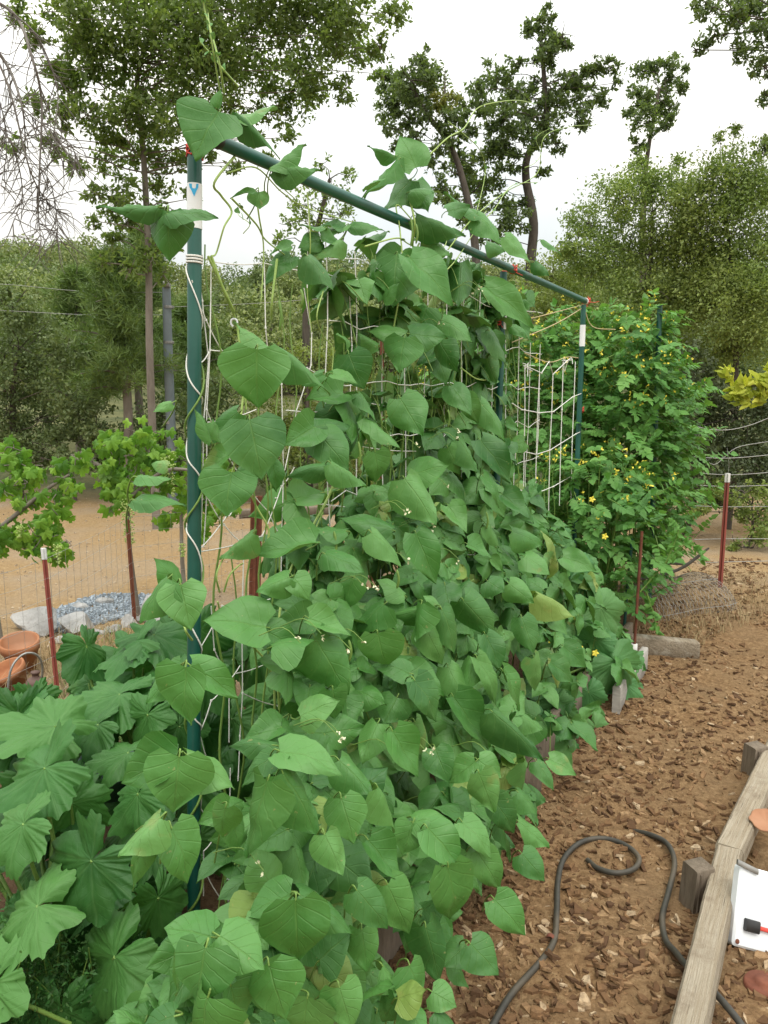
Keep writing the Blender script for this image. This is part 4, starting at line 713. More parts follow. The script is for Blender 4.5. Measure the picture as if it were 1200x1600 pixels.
# ---------------------------------------------------------------- cucumber plant at the far lower end of the hedge
root = empty('cucumber_plant', tre(3.0, 0, .45), 'cucumber plant with broad angular leaves spilling over the bed corner', 'cucumber plant'); fo = MB(); st = MB(); fl = MB()
CU = [(945, 962, 4.15, 54, 1.1, .55), (968, 1045, 4.0, 58, 1.0, .6), (985, 1075, 4.05, 34, .7, .6), (868, 1110, 3.55, 44, 1.6, .7), (932, 1142, 3.7, 34, 1.3, .7), (905, 1165, 3.6, 36, 1.6, .7), (912, 890, 4.3, 38, 1.0, .5), (895, 1215, 3.4, 44, 1.7, .6), (920, 1090, 3.85, 38, 1.5, .7), (880, 1010, 3.9, 36, 1.2, .6), (930, 1010, 4.05, 40, 1.7, .6), (850, 1060, 3.7, 36, 2, .6), (880, 1170, 3.45, 34, 1.4, .7), (842, 1130, 3.3, 34, 1.8, .7), (900, 950, 4.2, 36, 1.6, .5), (880, 850, 4.4, 34, 1.2, .5)]
for i, (x, y, d, r, a, ln) in enumerate(CU): lobed(fo, st, CT[i % 4], x, y, d, r*.76, a, ln, tre(2.9, .1, .3)+rng.normal(0, .1, 3)*(1, 1, 0))
for i in range(60):
    x, y, d, r, a, ln = random.choice(CU); lobed(fo, st, CT[i % 4], x-random.uniform(-10, 50), y+random.uniform(-20, 30), d+random.uniform(.08, .35), r*.62, random.uniform(.6, 2.4), .6, tre(2.9, .1, .25), random.random()*.5)
for a, b, d in ((862, 1000, 3.75), (848, 990, 3.75), (905, 1010, 4), (830, 880, 4.1), (838, 940, 3.9), (945, 838, 4.4), (925, 780, 4.5), (870, 905, 4.2), (895, 870, 4.3), (930, 1020, 4.0)):
    c = P(a, b, d-.12)
    for k in range(5): t_ = k*1.256; d_ = np.array((math.cos(t_), -.5, math.sin(t_))); xa, ya, za = frame(d_, np.array((0, -1, .4))); place(fl, BT[2], c, xa, ya, za, .016, .02)
st.build('stem', stem_m, root); fo.build('foliage', cuc_m, root); fl.build('blossom', yell_m, root)
# ---------------------------------------------------------------- tomato plants
def tomato(label, cx, cy, h, rad, n, seed, cat='tomato plant'):
    r_ = np.random.default_rng(seed); root = empty('tomato_plant', (cx, cy, 0), label, cat, 'tomato plants beyond the trellis'); fo = MB(); st = MB(); fl = MB()
    for k in range(9):
        a = k*.7+r_.random(); e = np.array((cx+math.cos(a)*rad*.5, cy+math.sin(a)*rad*.5, h*r_.uniform(.8, 1))); tube(st, spline([(cx+math.cos(a)*.06, cy+math.sin(a)*.06, 0), (cx+math.cos(a)*rad*.3, cy+math.sin(a)*rad*.3, h*.45), e], 5), np.linspace(.009, .004, 11), 5)
    for q in range(n):
        f = r_.random()**.75; z = h*(.12+.88*f); rr_ = rad*(1-.45*max(0, f-.75)/.25)*(.75+.25*math.sin(f*3.1))*r_.uniform(.35, 1.15)**.6*(1+.25*math.sin(q*.37)); z *= 1+.05*math.sin(q*.9); a = r_.random()*6.283
        p = np.array((cx+math.cos(a)*rr_, cy+math.sin(a)*rr_, z)); od = np.array((math.cos(a), math.sin(a), 0)); ax = unit(od*.8+np.array((0, 0, r_.uniform(-.7, .9)))+r_.normal(0, .35, 3)); ln = r_.uniform(.11, .2)
        pp = spline([p-ax*.05, p+ax*ln*.4, p+ax*ln+np.array((0, 0, -.03))], 4); tube(st, pp, np.linspace(.003, .0015, len(pp)), 4, cap=False)
        up = unit(np.array((0, 0, 1.))+od*.6+r_.normal(0, .2, 3)); x, y, z_ = frame(ax, up); C = []; D = []; Ls = []
        for g in (.15, .4, .62, .82): 
            for s in (-1, 1): C.append(p+ax*ln*g); D.append(x*s+y*.45); Ls.append(.058*(1.1-.4*g)*r_.uniform(.8, 1.25))
        C.append(p+ax*ln*.9); D.append(y-z_*.2); Ls.append(.062)
        m = len(C); rd = np.clip(r_.random()*.7+r_.random(m)*.3, 0, 1)
        for c_, d_, l_, r0 in zip(C, D, Ls, rd):
            xa, ya, za = frame(d_, up+r_.normal(0, .25, 3)); V = np.array([(0, 0, 0), (.3, .16, .05), (.4, .36, .06), (.33, .5, .03), (.26, .68, .0), (0, 1, -.12), (-.26, .68, .0), (-.33, .5, .03), (-.4, .36, .06), (-.3, .16, .05), (0, .5, -.03)])*l_
            W = c_+V[:, :1]*xa+V[:, 1:2]*ya+V[:, 2:]*za; fo.add(W, [[i, (i+1) % 10, 10] for i in range(10)], rnd=r0)
        if f > .72 and r_.random() < .36:
            c = p+ax*ln*.6+np.array((0, 0, .05)); 
            for _ in range(3): quads(fl, (c+r_.normal(0, .02, 3))[None].repeat(3, 0), r_.normal(size=(3, 3)), r_.normal(size=(3, 3)), np.full(3, .02), .6)
    st.build('stem', stem_m, root); fo.build('foliage', tomato_m, root, smooth=False); fl.build('blossom', yell_m, root)
tomato('tomato plant just behind the slack net with a haze of yellow blossoms', 1.18, 6.35, 2.14, .6, 950, 1)
tomato('tallest tomato plant growing round the tall green stake right of the far post', 1.80, 5.95, 2.12, .47, 820, 2)
tomato('tomato plant at the back left seen between the middle and far posts', .78, 6.9, 2.12, .62, 560, 3)
tomato('tomato plant on the outer right with drooping side shoots', 2.16, 6.5, 1.85, .3, 330, 4)
tomato('low tomato plant at the foot of the far post', 1.4, 5.3, 1.2, .42, 330, 5)
def stake(name, label, p0, p1, r, mat, cat='stake', group=None, parts=None):
    root = empty(name, p0, label, cat, group); mb = MB(); tube(mb, [p0, (p0+p1)/2, p1], r, 12); s = mb.build('shaft', mat, root)
    if parts: parts(root, s)
    return root
def plain(name, label, p0, p1, r, mat, cat='stake'):
    mb = MB(); tube(mb, [p0, (p0+p1)/2+rng.normal(0, r*.3, 3), p1], r, 12); return tag(mb.build(name, mat), label, cat)
d = 5.75; plain('garden_stake', 'tall green stake sticking out above the tomato plants', np.append(P(1030, 620, d)[:2], 0), P(1031, 476, d), .018, green_m)
b = G(975, 985); plain('garden_stake', 'thin green stake leaning at the tomato bed corner', b, P(988, 842, b[1]+.05), .011, green_m)
b = G(990, 1028); e = P(1003, 830, b[1]+.02)
root = empty('rusty_stake', b, 'rusty iron stake standing in a short white pipe at the bed corner', 'stake'); mb = MB(); tube(mb, [b, (b+e)/2, e], .009, 10); mb.build('shaft', rust_m, root); mb = MB(); lathe(mb, b, [(.0, 0), (.02, 0), (.02, .09), (.012, .092)], 16); mb.build('pipe_sleeve', whitep_m, root)
b = G(1032, 870); plain('garden_stake', 'short rusty stake among the tomato stems', b, P(1040, 758, b[1]), .02, rust_m)
# low side shoot reaching right
root = empty('tomato_plant', G(1010, 960), 'sprawling tomato shoot reaching right over the dry grass', 'tomato plant'); st = MB(); fo = MB()
for pts in ([(1000, 925), (1040, 880), (1075, 850), (1100, 875)], [(1010, 925), (1018, 950), (1028, 985)], [(1040, 880), (1060, 830), (1050, 810)]):
    q = spline([P(a, b, 4.75) for a, b in pts], 6); tube(st, q, np.linspace(.005, .002, len(q)), 5)
    for i in range(3, len(q), 1):
        for s in (-1, 1):
            xa, ya, za = frame(rng.normal(0, 1, 3)+np.array((0, 0, -.6)), np.array((0, -1, .8))); place(fo, BT[(i+s) % 8], q[i], xa, ya, za, .032, .055, .7)
st.build('stem', stem_m, root); fo.build('foliage', tomato_m, root)
# ---------------------------------------------------------------- raised bed, boards and timbers
mb = MB(); a0, a1 = tre(-.55, .085, .47), tre(3.45, .085, .47); box(mb, (a0+a1)/2, (a1-a0)/2, NRM*.02, (0, 0, .085), .004); tag(mb.build('bed_board', oldwood_m), 'long dark weathered board edging the bean bed under the leaves', 'board')
c0, c1 = G(1006, 1045), G(962, 1112); mb = MB(); box(mb, (c0+c1)/2+np.array((0, 0, .06)), (c1-c0)/2, unit(np.cross((0, 0, 1), c1-c0))*.02, (0, 0, .075), .005); tag(mb.build('bed_board', boards_m), 'pale grey end board at the corner of the bed below the rusty stake', 'board')
c0, c1 = G(985, 1022), G(1092, 1033); mb = MB(); box(mb, (c0+c1)/2+np.array((0, .04, .055)), (c1-c0)/2, (0, .045, 0), (0, 0, .06), .008); tag(mb.build('landscape_timber', wood_m), 'short weathered timber lying behind the rusty stake beside the dry grass', 'timber')
mb = MB(); b = tre(2.45, 0, .5); box(mb, G(856, 1258)+np.array((-.06, .1, .09)), (.05, 0, 0), (0, .02, 0), (0, 0, .1), .004); tag(mb.build('wooden_peg', oldwood_m), 'dark wooden peg under the leaves at the hedge foot', 'peg')
def timber(label, pts, wid, h, z0=0):
    mb = MB(); n = len(pts); pr = [(-1, 0), (-1, .82), (-.82, 1), (.82, 1), (1, .82), (1, 0)]; V = []
    for i, p in enumerate(pts):
        tn = unit(pts[min(i+1, n-1)]-pts[max(i-1, 0)]); s = unit(np.cross(tn, (0, 0, 1.)))
        for u, v in pr: V.append(p+s*u*wid*.5*(1+.03*noise.noise((i*.7, u, 2)))+np.array((0, 0, z0+v*h+.004*noise.noise((i*.9, u*2, v*3)))))
    k = 6; F = [[i*k+j, i*k+(j+1) % k, (i+1)*k+(j+1) % k, (i+1)*k+j] for i in range(n-1) for j in range(k)]; cum = [0]
    for i in range(1, n): cum.append(cum[-1]+float(np.linalg.norm(pts[i]-pts[i-1])))
    uv = [(cum[i+di]*1.4, (j+dj)*1.0) for i in range(n-1) for j in range(k) for di, dj in ((0, 0), (0, 1), (1, 1), (1, 0))]
    mb.add(V, F, uv, rnd=.5); mb.add(V[:k], [list(range(k))[::-1]], rnd=.5); mb.add(V[-k:], [list(range(k))], rnd=.5)
    return tag(mb.build('landscape_timber', grain_m, smooth=False), label, 'timber', 'weathered timbers edging the path')
tz = .06
j0, j1 = G(1138, 1350, tz), G(1082, 1600, tz); e = j1+(j1-j0)*.6
timber('near weathered timber running to the bottom edge under the hose', [j0+(e-j0)*f for f in np.linspace(0, 1, 26)], .082, tz)
k0 = j0+unit(j0-j1)*.006; k1 = G(1212, 1185, tz); timber('farther weathered timber butted against the first beside the white box', [k0+(k1-k0)*f for f in np.linspace(0, 1.15, 26)], .09, tz)
for (x, y, w_, hh, lab) in ((1090, 1352, .034, .13, 'square grey wooden peg standing against the near timber'), (1180, 1165, .034, .13, 'dark wooden peg beside the farther timber at the right edge')):
    c = G(x, y, .13); mb = MB(); box(mb, c-np.array((0, 0, hh*.55)), (w_*.95, .012, 0), (-.01, w_, 0), (0.004, 0, hh*.58), .004); box(mb, c-np.array((.012, .0, hh*.55)), (w_*.2, .012, 0), (-.01, w_*1.05, 0), (0.004, 0, hh*.5), .003); tag(mb.build('wooden_peg', oldwood_m), lab, 'peg')
# hose
hp = [(740, 1660), (770, 1602), (800, 1552), (845, 1502), (866, 1468), (870, 1420), (872, 1375), (882, 1340), (908, 1316), (942, 1310), (976, 1320), (998, 1340), (990, 1358), (962, 1364), (934, 1354), (918, 1338)]
root = empty('garden_hose', G(900, 1400), 'dark rubber garden hose looped on the bark path and crossing the timber', 'hose'); mb = MB()
q = [G(a, b, .018) for a, b in hp]; q[-1][2] = .004; q[-2][2] = .012; q = spline(q, 8); tube(mb, q, .0092, 12); mb.build('hose_loop', hose_m, root)
hp = [(985, 1298, -.01), (1015, 1304, .012), (1042, 1318, .018), (1054, 1348, .018), (1045, 1392, .018), (1035, 1432, .018), (1040, 1468, .02), (1056, 1488, .04), (1074, 1510, .071), (1112, 1546, .073), (1150, 1590, .073), (1185, 1640, .05)]
mb = MB(); q = spline([G(a, b, z) for a, b, z in hp], 8); tube(mb, q, .0092, 12); mb.build('hose_run', hose_m, root)
mb = MB(); c = G(860, 1466, .02); lathe(mb, c, [(.0108, -.008), (.013, -.006), (.013, .006), (.0108, .008)], 14, axis=unit(G(872, 1440)-G(850, 1490))); mb.build('coupling', rust_m, root)
# white box with hinge and latch at the right edge
root = empty('white_box', G(1190, 1500), 'white plastic box with a metal hinge strap and black latch at the right edge', 'box')
A0, A1, A2 = P(1158, 1350, 2.2), P(1147, 1478, 2.1), P(1290, 1388, 2.22); ex = unit(A2-A0); ey = A1-A0; ey = ey-ex*(ey@ex); hy = np.linalg.norm(ey)/2; ey = unit(ey); ez = np.cross(ey, ex); ez = ez if ez[2] > 0 else -ez; hx = .22
cc = A0+ex*hx+ey*hy; mb = MB(); pr = []
for sx_, sy_ in ((-1, -1), (1, -1), (1, 1), (-1, 1)):
    for k in range(7): a = math.atan2(sy_, sx_)+(k-3)*math.pi/12; pr.append((sx_*(hx-.012)+.012*math.cos(a), sy_*(hy-.012)+.012*math.sin(a)))
V = []; layers = [(-.04, -.006), (-.03, -.003), (-.03, 0), (-.006, 0), (0, -.006), (0, -.03)]
for zz, ins in layers: V += [cc+ex*x*(1+ins/hx)+ey*y*(1+ins/hy)+ez*zz for x, y in pr]
m = len(pr); mb.add(V, [[i*m+j, i*m+(j+1) % m, (i+1)*m+(j+1) % m, (i+1)*m+j] for i in range(len(layers)-1) for j in range(m)], rnd=.5); mb.add(V[-m:], [list(range(m))], rnd=.5); mb.add(V[:m], [list(range(m))[::-1]], rnd=.5); mb.build('lid', plast_m, root, smooth=False)
mb = MB(); box(mb, cc-ex*hx*.92-ey*(hy*.97)+ez*.006, ex*.035+ey*.006, ey*.008, ez*.004, .002); mb.build('hinge', steel_m, root)
mb = MB(); c = P(1172, 1442, 2.3); box(mb, cc+ex*(-hx+.05)+ey*(hy*.42)+ez*.008, ex*.022, ey*.017, ez*.008, .004); la = mb.build('latch', black_m, root)
mb = MB(); box(mb, cc+ex*(-hx+.115)+ey*(hy*.42)+ez*.008, ex*.043, ey*.006, ez*.004, .002); mb.build('latch_strap', red_m, la)
mb = MB(); lathe(mb, cc-ex*(hx-.014)+ey*(hy-.014)+ez*.0, [(.0, .003), (.004, .003), (.007, .001)], 14, axis=ez); mb.build('rivet', rust_m, root)
def disc(label, c, prof, mat, name, wav=0, axis=(0, 0, 1)):
    mb = MB(); lathe(mb, c, prof, 36, axis=axis)
    if wav:
        V = mb.V[0]; d_ = V-c; an = np.arctan2(d_[:, 1], d_[:, 0]); V[:, :2] = c[:2]+d_[:, :2]*(1+wav*np.sin(an*7)+wav*.6*np.sin(an*11+1))[:, None]
    return tag(mb.build(name, mat), label, 'disc' if 'cap' in name else 'stepping stone' if 'stone' in name else 'saucer')
disc('orange clay saucer with a wavy rim lying beside the farther timber', G(1197, 1286, .12), [(0, .004), (.04, .006), (.052, .016), (.055, .012), (.04, .0)], terra_m, 'clay_saucer', .05, (-.1, -.3, 1))
disc('round rust-brown cap lying in the bark chips at the right edge', G(1192, 1546, .0), [(0, .03), (.022, .032), (.024, .022), (.045, .024), (.05, .016), (.05, 0)], rust_m, 'round_cap')
# ---------------------------------------------------------------- bark chips and pebbles
def chips(n, region, smin, smax, mat, label_mb, zoff=0., flat=.28):
    k = 0; acc = label_mb; T = []
    for q in range(8): a = np.sort(rng.random(6)*6.283); rr_ = rng.uniform(.55, 1, 6); T.append(np.stack((np.cos(a)*rr_, np.sin(a)*rr_*rng.uniform(.16, .75)), 1))
    while k < n:
        x, y = region(); s = smin+(smax-smin)*random.random()**4.2; th = random.random()*6.283; tl = rng.normal(0, .28, 2)
        p = T[random.randrange(8)]*s; top = np.column_stack((p, np.full(6, s*flat*.5)))*(.86, .86, 1); bot = np.column_stack((p, np.full(6, -s*flat*.5))); V = np.vstack((top, bot))
        c_, s_ = math.cos(th), math.sin(th); V = np.column_stack((V[:, 0]*c_-V[:, 1]*s_, V[:, 0]*s_+V[:, 1]*c_, V[:, 2]+V[:, 0]*tl[0]+V[:, 1]*tl[1])); V += (x, y, gz(x, y)+zoff+s*.12)
        r0 = random.random()**1.5; acc.add(V, [[i, i+6, (i+1) % 6+6, (i+1) % 6] for i in range(6)], rnd=r0); acc.add(V[:6], [list(range(6))], rnd=r0); k += 1
def path_pt():
    while True:
        y = 1.6+(random.random()**1.7)*6.2; x = random.uniform(-.3, 4.2); d_ = (np.array((x, y, 0))-A)@NRM
        if d_ > .42 and x < .55*y+.2 and (d_ < .95 or noise.noise((x*2.2, y*2.2, 9)) > random.uniform(-.5, .35)): return x, y
mb = MB(); chips(22000, path_pt, .0028, .04, chip_m, mb); tag(mb.build('bark_chips', chip_m, smooth=False), 'brown bark chips covering the path between hedge and timber', 'bark chips', kind='stuff')
def under_pt():
    s = random.uniform(-.9, 3.5); p = tre(s, 0, random.uniform(.1, .75)); return p[0], p[1]
mb = MB(); chips(1500, under_pt, .008, .04, chip_m, mb); tag(mb.build('leaf_litter', chip_m, smooth=False), 'dark bark and litter on the soil under the beans', 'litter', kind='stuff')
def left_pt():
    while True:
        y = 3.6+9*random.random()**1.6; x = random.uniform(-6, .2)
        if x < -.15*y+.2: return x, y
mb = MB(); chips(6500, left_pt, .005, .028, chip_m, mb, 0, .6); tag(mb.build('gravel', rough_mat('pebble', (.25, .19, .13), (.6, .48, .34), 30, .9, .4), smooth=False), 'small tan pebbles scattered on the dirt clearing', 'gravel', kind='stuff')
mb = MB()
def blue_pt():
    while True:
        a, b = random.uniform(30, 300), random.uniform(926, 990)
        if inpoly(np.array([a]), np.array([b]), [(60, 965), (130, 935), (200, 930), (290, 930), (330, 950), (250, 960), (150, 975), (100, 992), (35, 992)])[0]: g = G(a, b); return g[0], g[1]
chips(3800, blue_pt, .015, .035, chip_m, mb, .01, .6); tag(mb.build('crushed_stone', rough_mat('blue_stone', (.2, .24, .28), (.42, .47, .52), 30, .9, .4), smooth=False), 'bed of blue-grey crushed stone behind the rocks', 'gravel', kind='stuff')
# rocks
ico = bpy.data.meshes.new('t'); 
import bmesh
bm = bmesh.new(); bmesh.ops.create_icosphere(bm, subdivisions=3, radius=1); IV = np.array([v.co[:] for v in bm.verts]); IF = np.array([[v.index for v in f.verts] for f in bm.faces]); bm.free(); bpy.data.meshes.remove(ico)
def rock(label, px, py, w_, h_, dp=.8, rn=.5, seed=0, mat=None):
    c = G(px, py+h_*.3); d_ = np.linalg.norm(c-np.array((0, 0, EYE))); a = w_/F_PX*d_*.5; hh = h_/F_PX*d_*.62; V = IV.copy()
    for i, v in enumerate(V):
        q = noise.noise((v[0]*1.1+seed*3, v[1]*1.1, v[2]*1.1)); q2 = noise.noise((v[0]*3+seed, v[1]*3, v[2]*3)); V[i] = v*(1+.45*q+.12*q2)
    for _ in range(9):
        ax = unit(np.random.default_rng(seed*17+_).normal(size=3)); m = V@ax; V -= np.clip(m-.55, 0, None)[:, None]*ax
    mb = MB(); mb.add(V*(a*1.25, a*dp*1.2, hh*1.2)+c+np.array((0, 0, hh*.45)), IF, rnd=rn); tag(mb.build('rock', mat or rock_m, smooth=False), label, 'rock', 'rocks in the row behind the squash plants')
RK = [(62, 975, 62, 40, 'flat blue-grey rock at the left end of the rock row', .1), (118, 975, 56, 34, 'long whitish rock leaning behind the red post', .95), (160, 940, 26, 16, 'small brown rock on the edge of the blue gravel', .3), (218, 958, 34, 26, 'grey rock right of the rusty post base', .4), (240, 945, 46, 30, 'flat pale slab on top of the rock row', .7), (268, 965, 30, 26, 'bright white rock near the green post', 1), (245, 972, 44, 22, 'grey banded rock in front of the pale slab', .3), (275, 948, 32, 26, 'grey rock leaning on the white rock', .5), (205, 975, 26, 18, 'small grey rock under the bean leaf', .6), (128, 950, 22, 14, 'small tan rock above the whitish rock', .5), (292, 990, 24, 18, 'small pale rock against the green post', .8), (150, 990, 22, 16, 'small tan rock below the whitish rock', .6), (180, 985, 24, 14, 'small grey rock right of the red post', .4), (95, 1000, 26, 14, 'small grey rock beside the terracotta pots', .4)]
for i, (a, b, w_, h_, lab, rn) in enumerate(RK): rock(lab, a, b, w_, h_, .8, rn, i+1)
# terracotta pots, jug, hoop
def pot(label, px, py, wpx, hpx, tilt=(0, 0, 1), name='terracotta_pot'):
    b = G(px, py); d_ = np.linalg.norm(b-np.array((0, 0, EYE))); R = wpx/F_PX*d_/2; H = hpx/F_PX*d_; mb = MB()
    lathe(mb, b, [(0, 0), (R*.66, 0), (R*.9, H*.72), (R*1.0, H*.73), (R*1.02, H), (R*.9, H*1.0), (R*.86, H*.7), (0, H*.6)], 36, axis=tilt); tag(mb.build(name, terra_m), label, 'pot', 'terracotta pots at the left edge')
pot('bright terracotta pot with a thick rim, rightmost and topmost of the pots', 36, 1045, 52, 46, (.05, -.25, 1)); pot('dusty terracotta pot lying low in front of the bright one', 24, 1076, 54, 34, (-.3, -.3, 1))
b = G(58, 1095); mb = MB(); R = .052; lathe(mb, b, [(0, 0), (R*.8, 0), (R, .02), (R, .10), (R*.75, .125), (R*.35, .13), (R*.33, .15), (R*.45, .153), (R*.45, .162), (0, .164)], 28); tag(mb.build('clay_jug', jug_m), 'small brown glazed clay jug standing below the red post', 'jug')
mb = MB(); tube(mb, spline([P(10, 1110, 3.7), P(16, 1050, 3.7), P(34, 1024, 3.75), P(55, 1022, 3.8), P(66, 1040, 3.85), P(64, 1075, 3.9)], 7), .0055, 10); tag(mb.build('wire_hoop', wire_m), 'bent grey metal hoop standing in front of the terracotta pots', 'hoop')
# dry grass
def grass(name, label, region, n, hmin, hmax, mat, w0=.0022):
    C = []; mb = MB()
    for _ in range(n):
        x, y = region(); h = random.uniform(hmin, hmax); a = random.random()*6.283; ln = random.uniform(.1, .9)*h; z = gz(x, y); dx, dy = math.cos(a), math.sin(a); sx_, sy_ = -dy*w0, dx*w0; V = []
        for f in (0, .35, .7, 1): cx, cy, cz = x+dx*ln*f*f, y+dy*ln*f*f, z-.01+h*(f-.25*f*f); g = 1-f*.8; V += [(cx-sx_*g, cy-sy_*g, cz), (cx+sx_*g, cy+sy_*g, cz)]
        mb.add(V, [[0, 1, 3, 2], [2, 3, 5, 4], [4, 5, 7, 6]])
    return tag(mb.build(name, mat), label, 'grass', kind='stuff')
def reg(poly):
    xs_ = [p[0] for p in poly]; ys_ = [p[1] for p in poly]
    def f():
        while True:
            a, b = random.uniform(min(xs_), max(xs_)), random.uniform(min(ys_), max(ys_))
            if inpoly(np.array([a]), np.array([b]), poly)[0]: g = G(a, b); return g[0], g[1]
    return f
grass('dry_grass', 'dry straw-coloured grass between the pots, rocks and squash leaves', reg([(-40, 1040), (60, 1010), (150, 985), (330, 985), (330, 1100), (120, 1180), (-40, 1200)]), 3800, .04, .2, straw_m)
grass('dry_grass', 'dry grass mound around the wire netting at the right', reg([(985, 900), (1230, 890), (1230, 960), (1130, 990), (1090, 1012), (985, 1005)]), 2000, .03, .13, straw_m, .0025)
grass('weeds', 'low green weeds at the edge of the squash plants', reg([(100, 1000), (220, 985), (180, 1100), (60, 1150)]), 900, .03, .12, stem_m)
# wire netting heap on the right
root = empty('wire_netting_roll', G(1060, 975), 'slumped roll of grey hexagon wire netting in the dry grass', 'wire netting'); mb = MB(); c0 = G(1000, 975)+np.array((0, .25, 0)); c1 = G(1130, 955)+np.array((0, .3, 0)); axv = c1-c0; R0 = .19
def on_roll(u, v): a = v*math.pi*1.1-.2; s = unit(np.cross(axv, (0, 0, 1))); rr_ = R0*(1+.2*noise.noise((u*3, v*2, 5))); return c0+axv*u+s*math.cos(a)*rr_*1.5*-1+np.array((0, 0, max(0, math.sin(a))*rr_*1.1+.01))
for i in range(20):
    for ph in (0, 1): tube(mb, [on_roll(i/20+(.03 if (k+ph+i) % 2 else -.0), k/18) for k in range(19)], .0013, 3, cap=False)
for j in range(4): tube(mb, [on_roll(u, j/3.3) for u in np.linspace(0, 1, 20)], .002, 4)
mb.build('netting', wire_m, root)
# fences
def fence_post(label, x0, y0, x1, y1, r, mat, cap=None, d=None, name='fence_post'):
    b = G(x1, y1) if d is None else np.append(P(x1, y1, d)[:2], gz(*P(x1, y1, d)[:2])); t_ = P(x0, y0, b[1]); root = empty(name, b, label, 'fence post', 'metal posts of the wire fences'); mb = MB(); dn = unit(t_-b)
    s = np.array((r, 0, 0)); u = np.array((0, r, 0)); c = (b+t_)/2; hh = (t_-b)/2; box(mb, c, hh, s, u*.22, .0); box(mb, c-u*.75, hh*.998, s*.25, u*.5, 0); mb.build('shaft', mat, root, smooth=False)
    if cap: mb = MB(); box(mb, t_-dn*cap/2, dn*(cap/2+.002), s*1.12, u*.36, 0); box(mb, t_-dn*cap/2-u*.77, dn*(cap/2+.001), s*.32, u*.55, 0); mb.build('painted_tip', whitep_m, root, smooth=False)
fence_post('leaning red post with a white tip, nearest on the left', 68, 857, 91, 1096, .012, redpost_m, .055)
fence_post('rusty brown post between the grapevines and the rocks', 199, 812, 211, 980, .013, rust_m)
fence_post('wide rust-red post behind the net right of the near green post', 401, 775, 398, 935, .045, rust_m)
fence_post('bright red post with a white tip standing in the dry grass on the right', 1137, 740, 1125, 917, .019, redpost_m, .07)
fence_post('rusty post glimpsed through the dense beans', 583, 770, 582, 900, .03, rust_m, None, 6.9)
fence_post('thin rusty post with a wire top behind the upper beans', 597, 480, 596, 800, .018, rust_m, None, 7.4)
def wire_fence(label, pts, h, name='wire_fence'):
    root = empty(name, pts[0], label, 'fence'); mb = MB(); pts = [np.asarray(p, float) for p in pts]
    for a, b in zip(pts[:-1], pts[1:]):
        ln = np.linalg.norm(b-a); n = int(ln/.10)
        for j in range(8): z = .04+h*j/7; tube(mb, spline([a+(0, 0, z), (a+b)/2+np.array((0, 0, z-.012+.02*noise.noise((j, 3, ln)))), b+(0, 0, z)], 4), .0011, 3, cap=False)
        for i in range(n+1): p = a+(b-a)*i/n; tube(mb, [p+(0, 0, .02), p+(.01*noise.noise((i*.5, 1, 1)), 0, h*.5), p+(0, 0, h+.04)], .0009, 3, cap=False)
    mb.build('mesh', wire_m, root)
wire_fence('thin square wire fence running from the red post past the rocks', [G(-30, 1160), G(91, 1096), G(211, 980), G(398, 935), G(520, 905)], .74)
root = empty('wire_fence', G(1125, 917), 'strands of fence wire stretched across the right side before the brush', 'fence'); d = 6.66
for pts in ([(1060, 712), (1137, 716), (1230, 708)], [(1060, 735), (1137, 742), (1230, 736)], [(1070, 757), (1137, 760), (1230, 757)], [(1075, 790), (1137, 792), (1230, 791)], [(1085, 843), (1135, 842), (1230, 842)], [(1060, 660), (1120, 672), (1170, 665), (1230, 640)], [(1090, 700), (1115, 726), (1150, 700), (1200, 690)], [(1090, 880), (1135, 878), (1230, 876)]):
    mb = MB(); tube(mb, spline([P(a, b, d+.05) for a, b in pts], 6), .0028, 4); mb.build('wire', wire_m, root)
mb = MB(); tube(mb, spline([P(1137, 745, d), P(1139, 725, d), P(1136, 700, d)], 4), .002, 4); mb.build('wire', wire_m, root)
# old rail behind the net
mb = MB(); box(mb, (P(375, 803, 6.4)+P(620, 792, 6.8))/2, (P(620, 792, 6.8)-P(375, 803, 6.4))/2, (0, .04, 0), (0, 0, .035), .008); tag(mb.build('fence_rail', oldwood_m), 'grey weathered wooden rail crossing behind the net', 'rail')
mb = MB(); q = [P(1000, 905, 5.6), P(1060, 890, 5.5), P(1108, 856, 5.4)]; tube(mb, spline(q, 5), [.012]*10+[.006], 6); tag(mb.build('dead_stick', twig_m), 'bare grey stick slanting over the dry grass', 'stick')
mb = MB(); tube(mb, spline([P(980, 884, 6), P(1040, 880, 6), P(1075, 882, 6)], 5), .012, 6); tag(mb.build('dead_stick', twig_m), 'level grey stick behind the slanting one', 'stick')
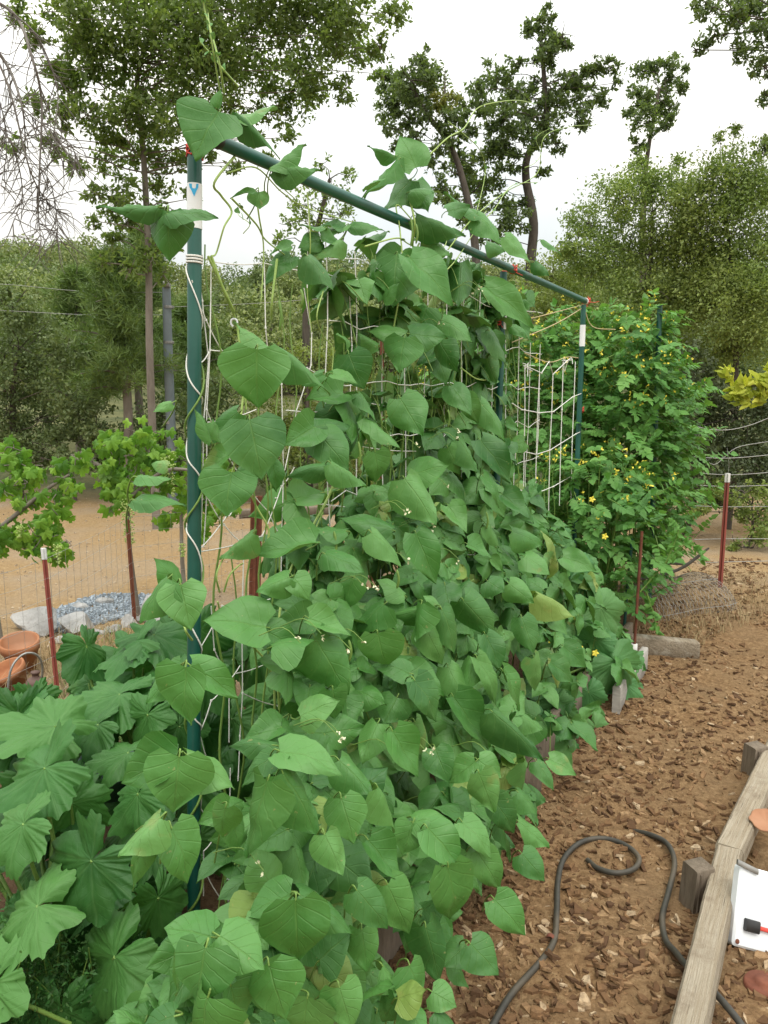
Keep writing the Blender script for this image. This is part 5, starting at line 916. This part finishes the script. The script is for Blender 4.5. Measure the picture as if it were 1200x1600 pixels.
# ---------------------------------------------------------------- grapevines
def vine(label, d, trunk, cord, blobs, bunches, foot):
    blobs = [(a+random.uniform(-9, 9), c+random.uniform(-9, 9), r*random.uniform(.6, 1.15)) for a, c, r in blobs]
    b = np.append(P(foot, 700, d)[:2], gz(*P(foot, 700, d)[:2])); root = empty('grapevine', b, label, 'grapevine', 'grapevines on the wire fence'); wd = MB(); fo = MB(); gr = MB()
    q = spline([b]+[P(a, c, d) for a, c in trunk], 5); tube(wd, q, np.linspace(.02, .012, len(q)), 7)
    for cc_ in cord: q = spline([P(a, c, d) for a, c in cc_], 5); tube(wd, q, np.linspace(.017, .009, len(q)), 7)
    for a, c, r in blobs:
        o = P(a, c, d); R = r/F_PX*d
        for k in range(int(r*r/24)):
            p = o+rng.normal(0, .52, 3)*R*np.array((1.1, 1.2, 1)); n = np.array((0, -.9, .7))+rng.normal(0, .45, 3); xa, ya, za = frame(np.array((random.gauss(0, .6), 0, -1)), n); s = random.uniform(.032, .075); place(fo, GT[k % 3], p, xa, ya, za, s, s)
        for k in range(4): e = o+rdir(1)[0]*R*1.0; tube(wd, spline([o, (o+e)/2+rng.normal(0, .02, 3), e], 3), .003, 4, cap=False)
    for a, c, h in bunches:
        gr = MB(); 
        for k in range(60): f = random.random(); p = P(a, c, d-.1)+np.array((random.gauss(0, 1)*.013*(1-f*.6), random.gauss(0, 1)*.013, -f*h/F_PX*d)); V = IV[:12]; s = random.uniform(.004, .006); tube(gr, [p-(0, 0, s), p-(0, 0, s*.5), p+(0, 0, s*.5), p+(0, 0, s)], [s*.4, s, s, s*.4], 6)
        gr.build('grape_bunch', grapef_m, root)
    wd.build('trunk', palebark_m, root); fo.build('foliage', grape_m, root)
vine('bright green grapevine at the left edge with a bare pale cordon', 4.9, [(-20, 860), (-10, 830)], [[(-20, 840), (30, 800), (72, 765), (108, 742)]], [(15, 720, 24), (35, 745, 26), (5, 770, 28), (60, 735, 20), (45, 790, 28), (85, 800, 24), (70, 840, 28), (20, 825, 26), (100, 850, 20), (110, 740, 18), (125, 715, 14), (88, 870, 16), (5, 850, 16), (95, 770, 20), (45, 850, 22), (20, 695, 14)], [(90, 850, 30), (30, 820, 20)], -20)
vine('grapevine standing over the rusty post with hanging green bunches', 5.6, [(203, 860), (200, 790)], [[(120, 720), (160, 730), (200, 780)], [(200, 780), (260, 735), (330, 740)]], [(165, 700, 20), (195, 690, 26), (215, 670, 20), (180, 725, 26), (175, 755, 24), (205, 740, 26), (160, 740, 16), (225, 710, 20), (190, 775, 20), (165, 790, 10), (150, 722, 14)], [(193, 780, 70), (200, 785, 50), (205, 790, 60)], 205)
vine('grapevine just behind the near green post, partly hidden by it', 5.8, [(285, 880), (283, 800)], [[(230, 745), (285, 760), (350, 765)]], [(255, 705, 20), (275, 700, 22), (290, 730, 26), (265, 745, 22), (330, 730, 24), (310, 770, 26), (280, 800, 24), (265, 815, 16), (345, 790, 26), (350, 750, 22), (330, 820, 20), (370, 800, 18), (250, 780, 14), (240, 690, 12)], [(268, 705, 70), (260, 715, 40), (285, 850, 20)], 283)
# yellow-leaved sprig from the right edge
root = empty('young_tree', G(1330, 1000), 'sprig with bright yellow-green leaves poking in from the right edge', 'tree'); wd = MB(); fo = MB(); d = 3.4
q = spline([G(1330, 1000), P(1330, 800, d), P(1290, 660, d), P(1200, 608, d), P(1150, 600, d)], 6); tube(wd, q, np.linspace(.02, .004, len(q)), 6)
for a, c, r in ((1140, 585, 8), (1155, 605, 14), (1180, 605, 16), (1200, 600, 16), (1165, 625, 10), (1190, 622, 12), (1215, 590, 26), (1240, 620, 30), (1150, 620, 8)):
    o = P(a, c, d); R = r/F_PX*d
    for k in range(int(r*1.3)): p = o+rdir(1)[0]*R*.7; xa, ya, za = frame(rdir(1)[0]+np.array((-.8, 0, .5)), np.array((0, -.8, .7))+rng.normal(0, .4, 3)); place(fo, BT[k % 8], p, xa, ya, za, random.uniform(.018, .026), random.uniform(.04, .06))
wd.build('branch', twig_m, root); fo.build('foliage', sprig_m, root)
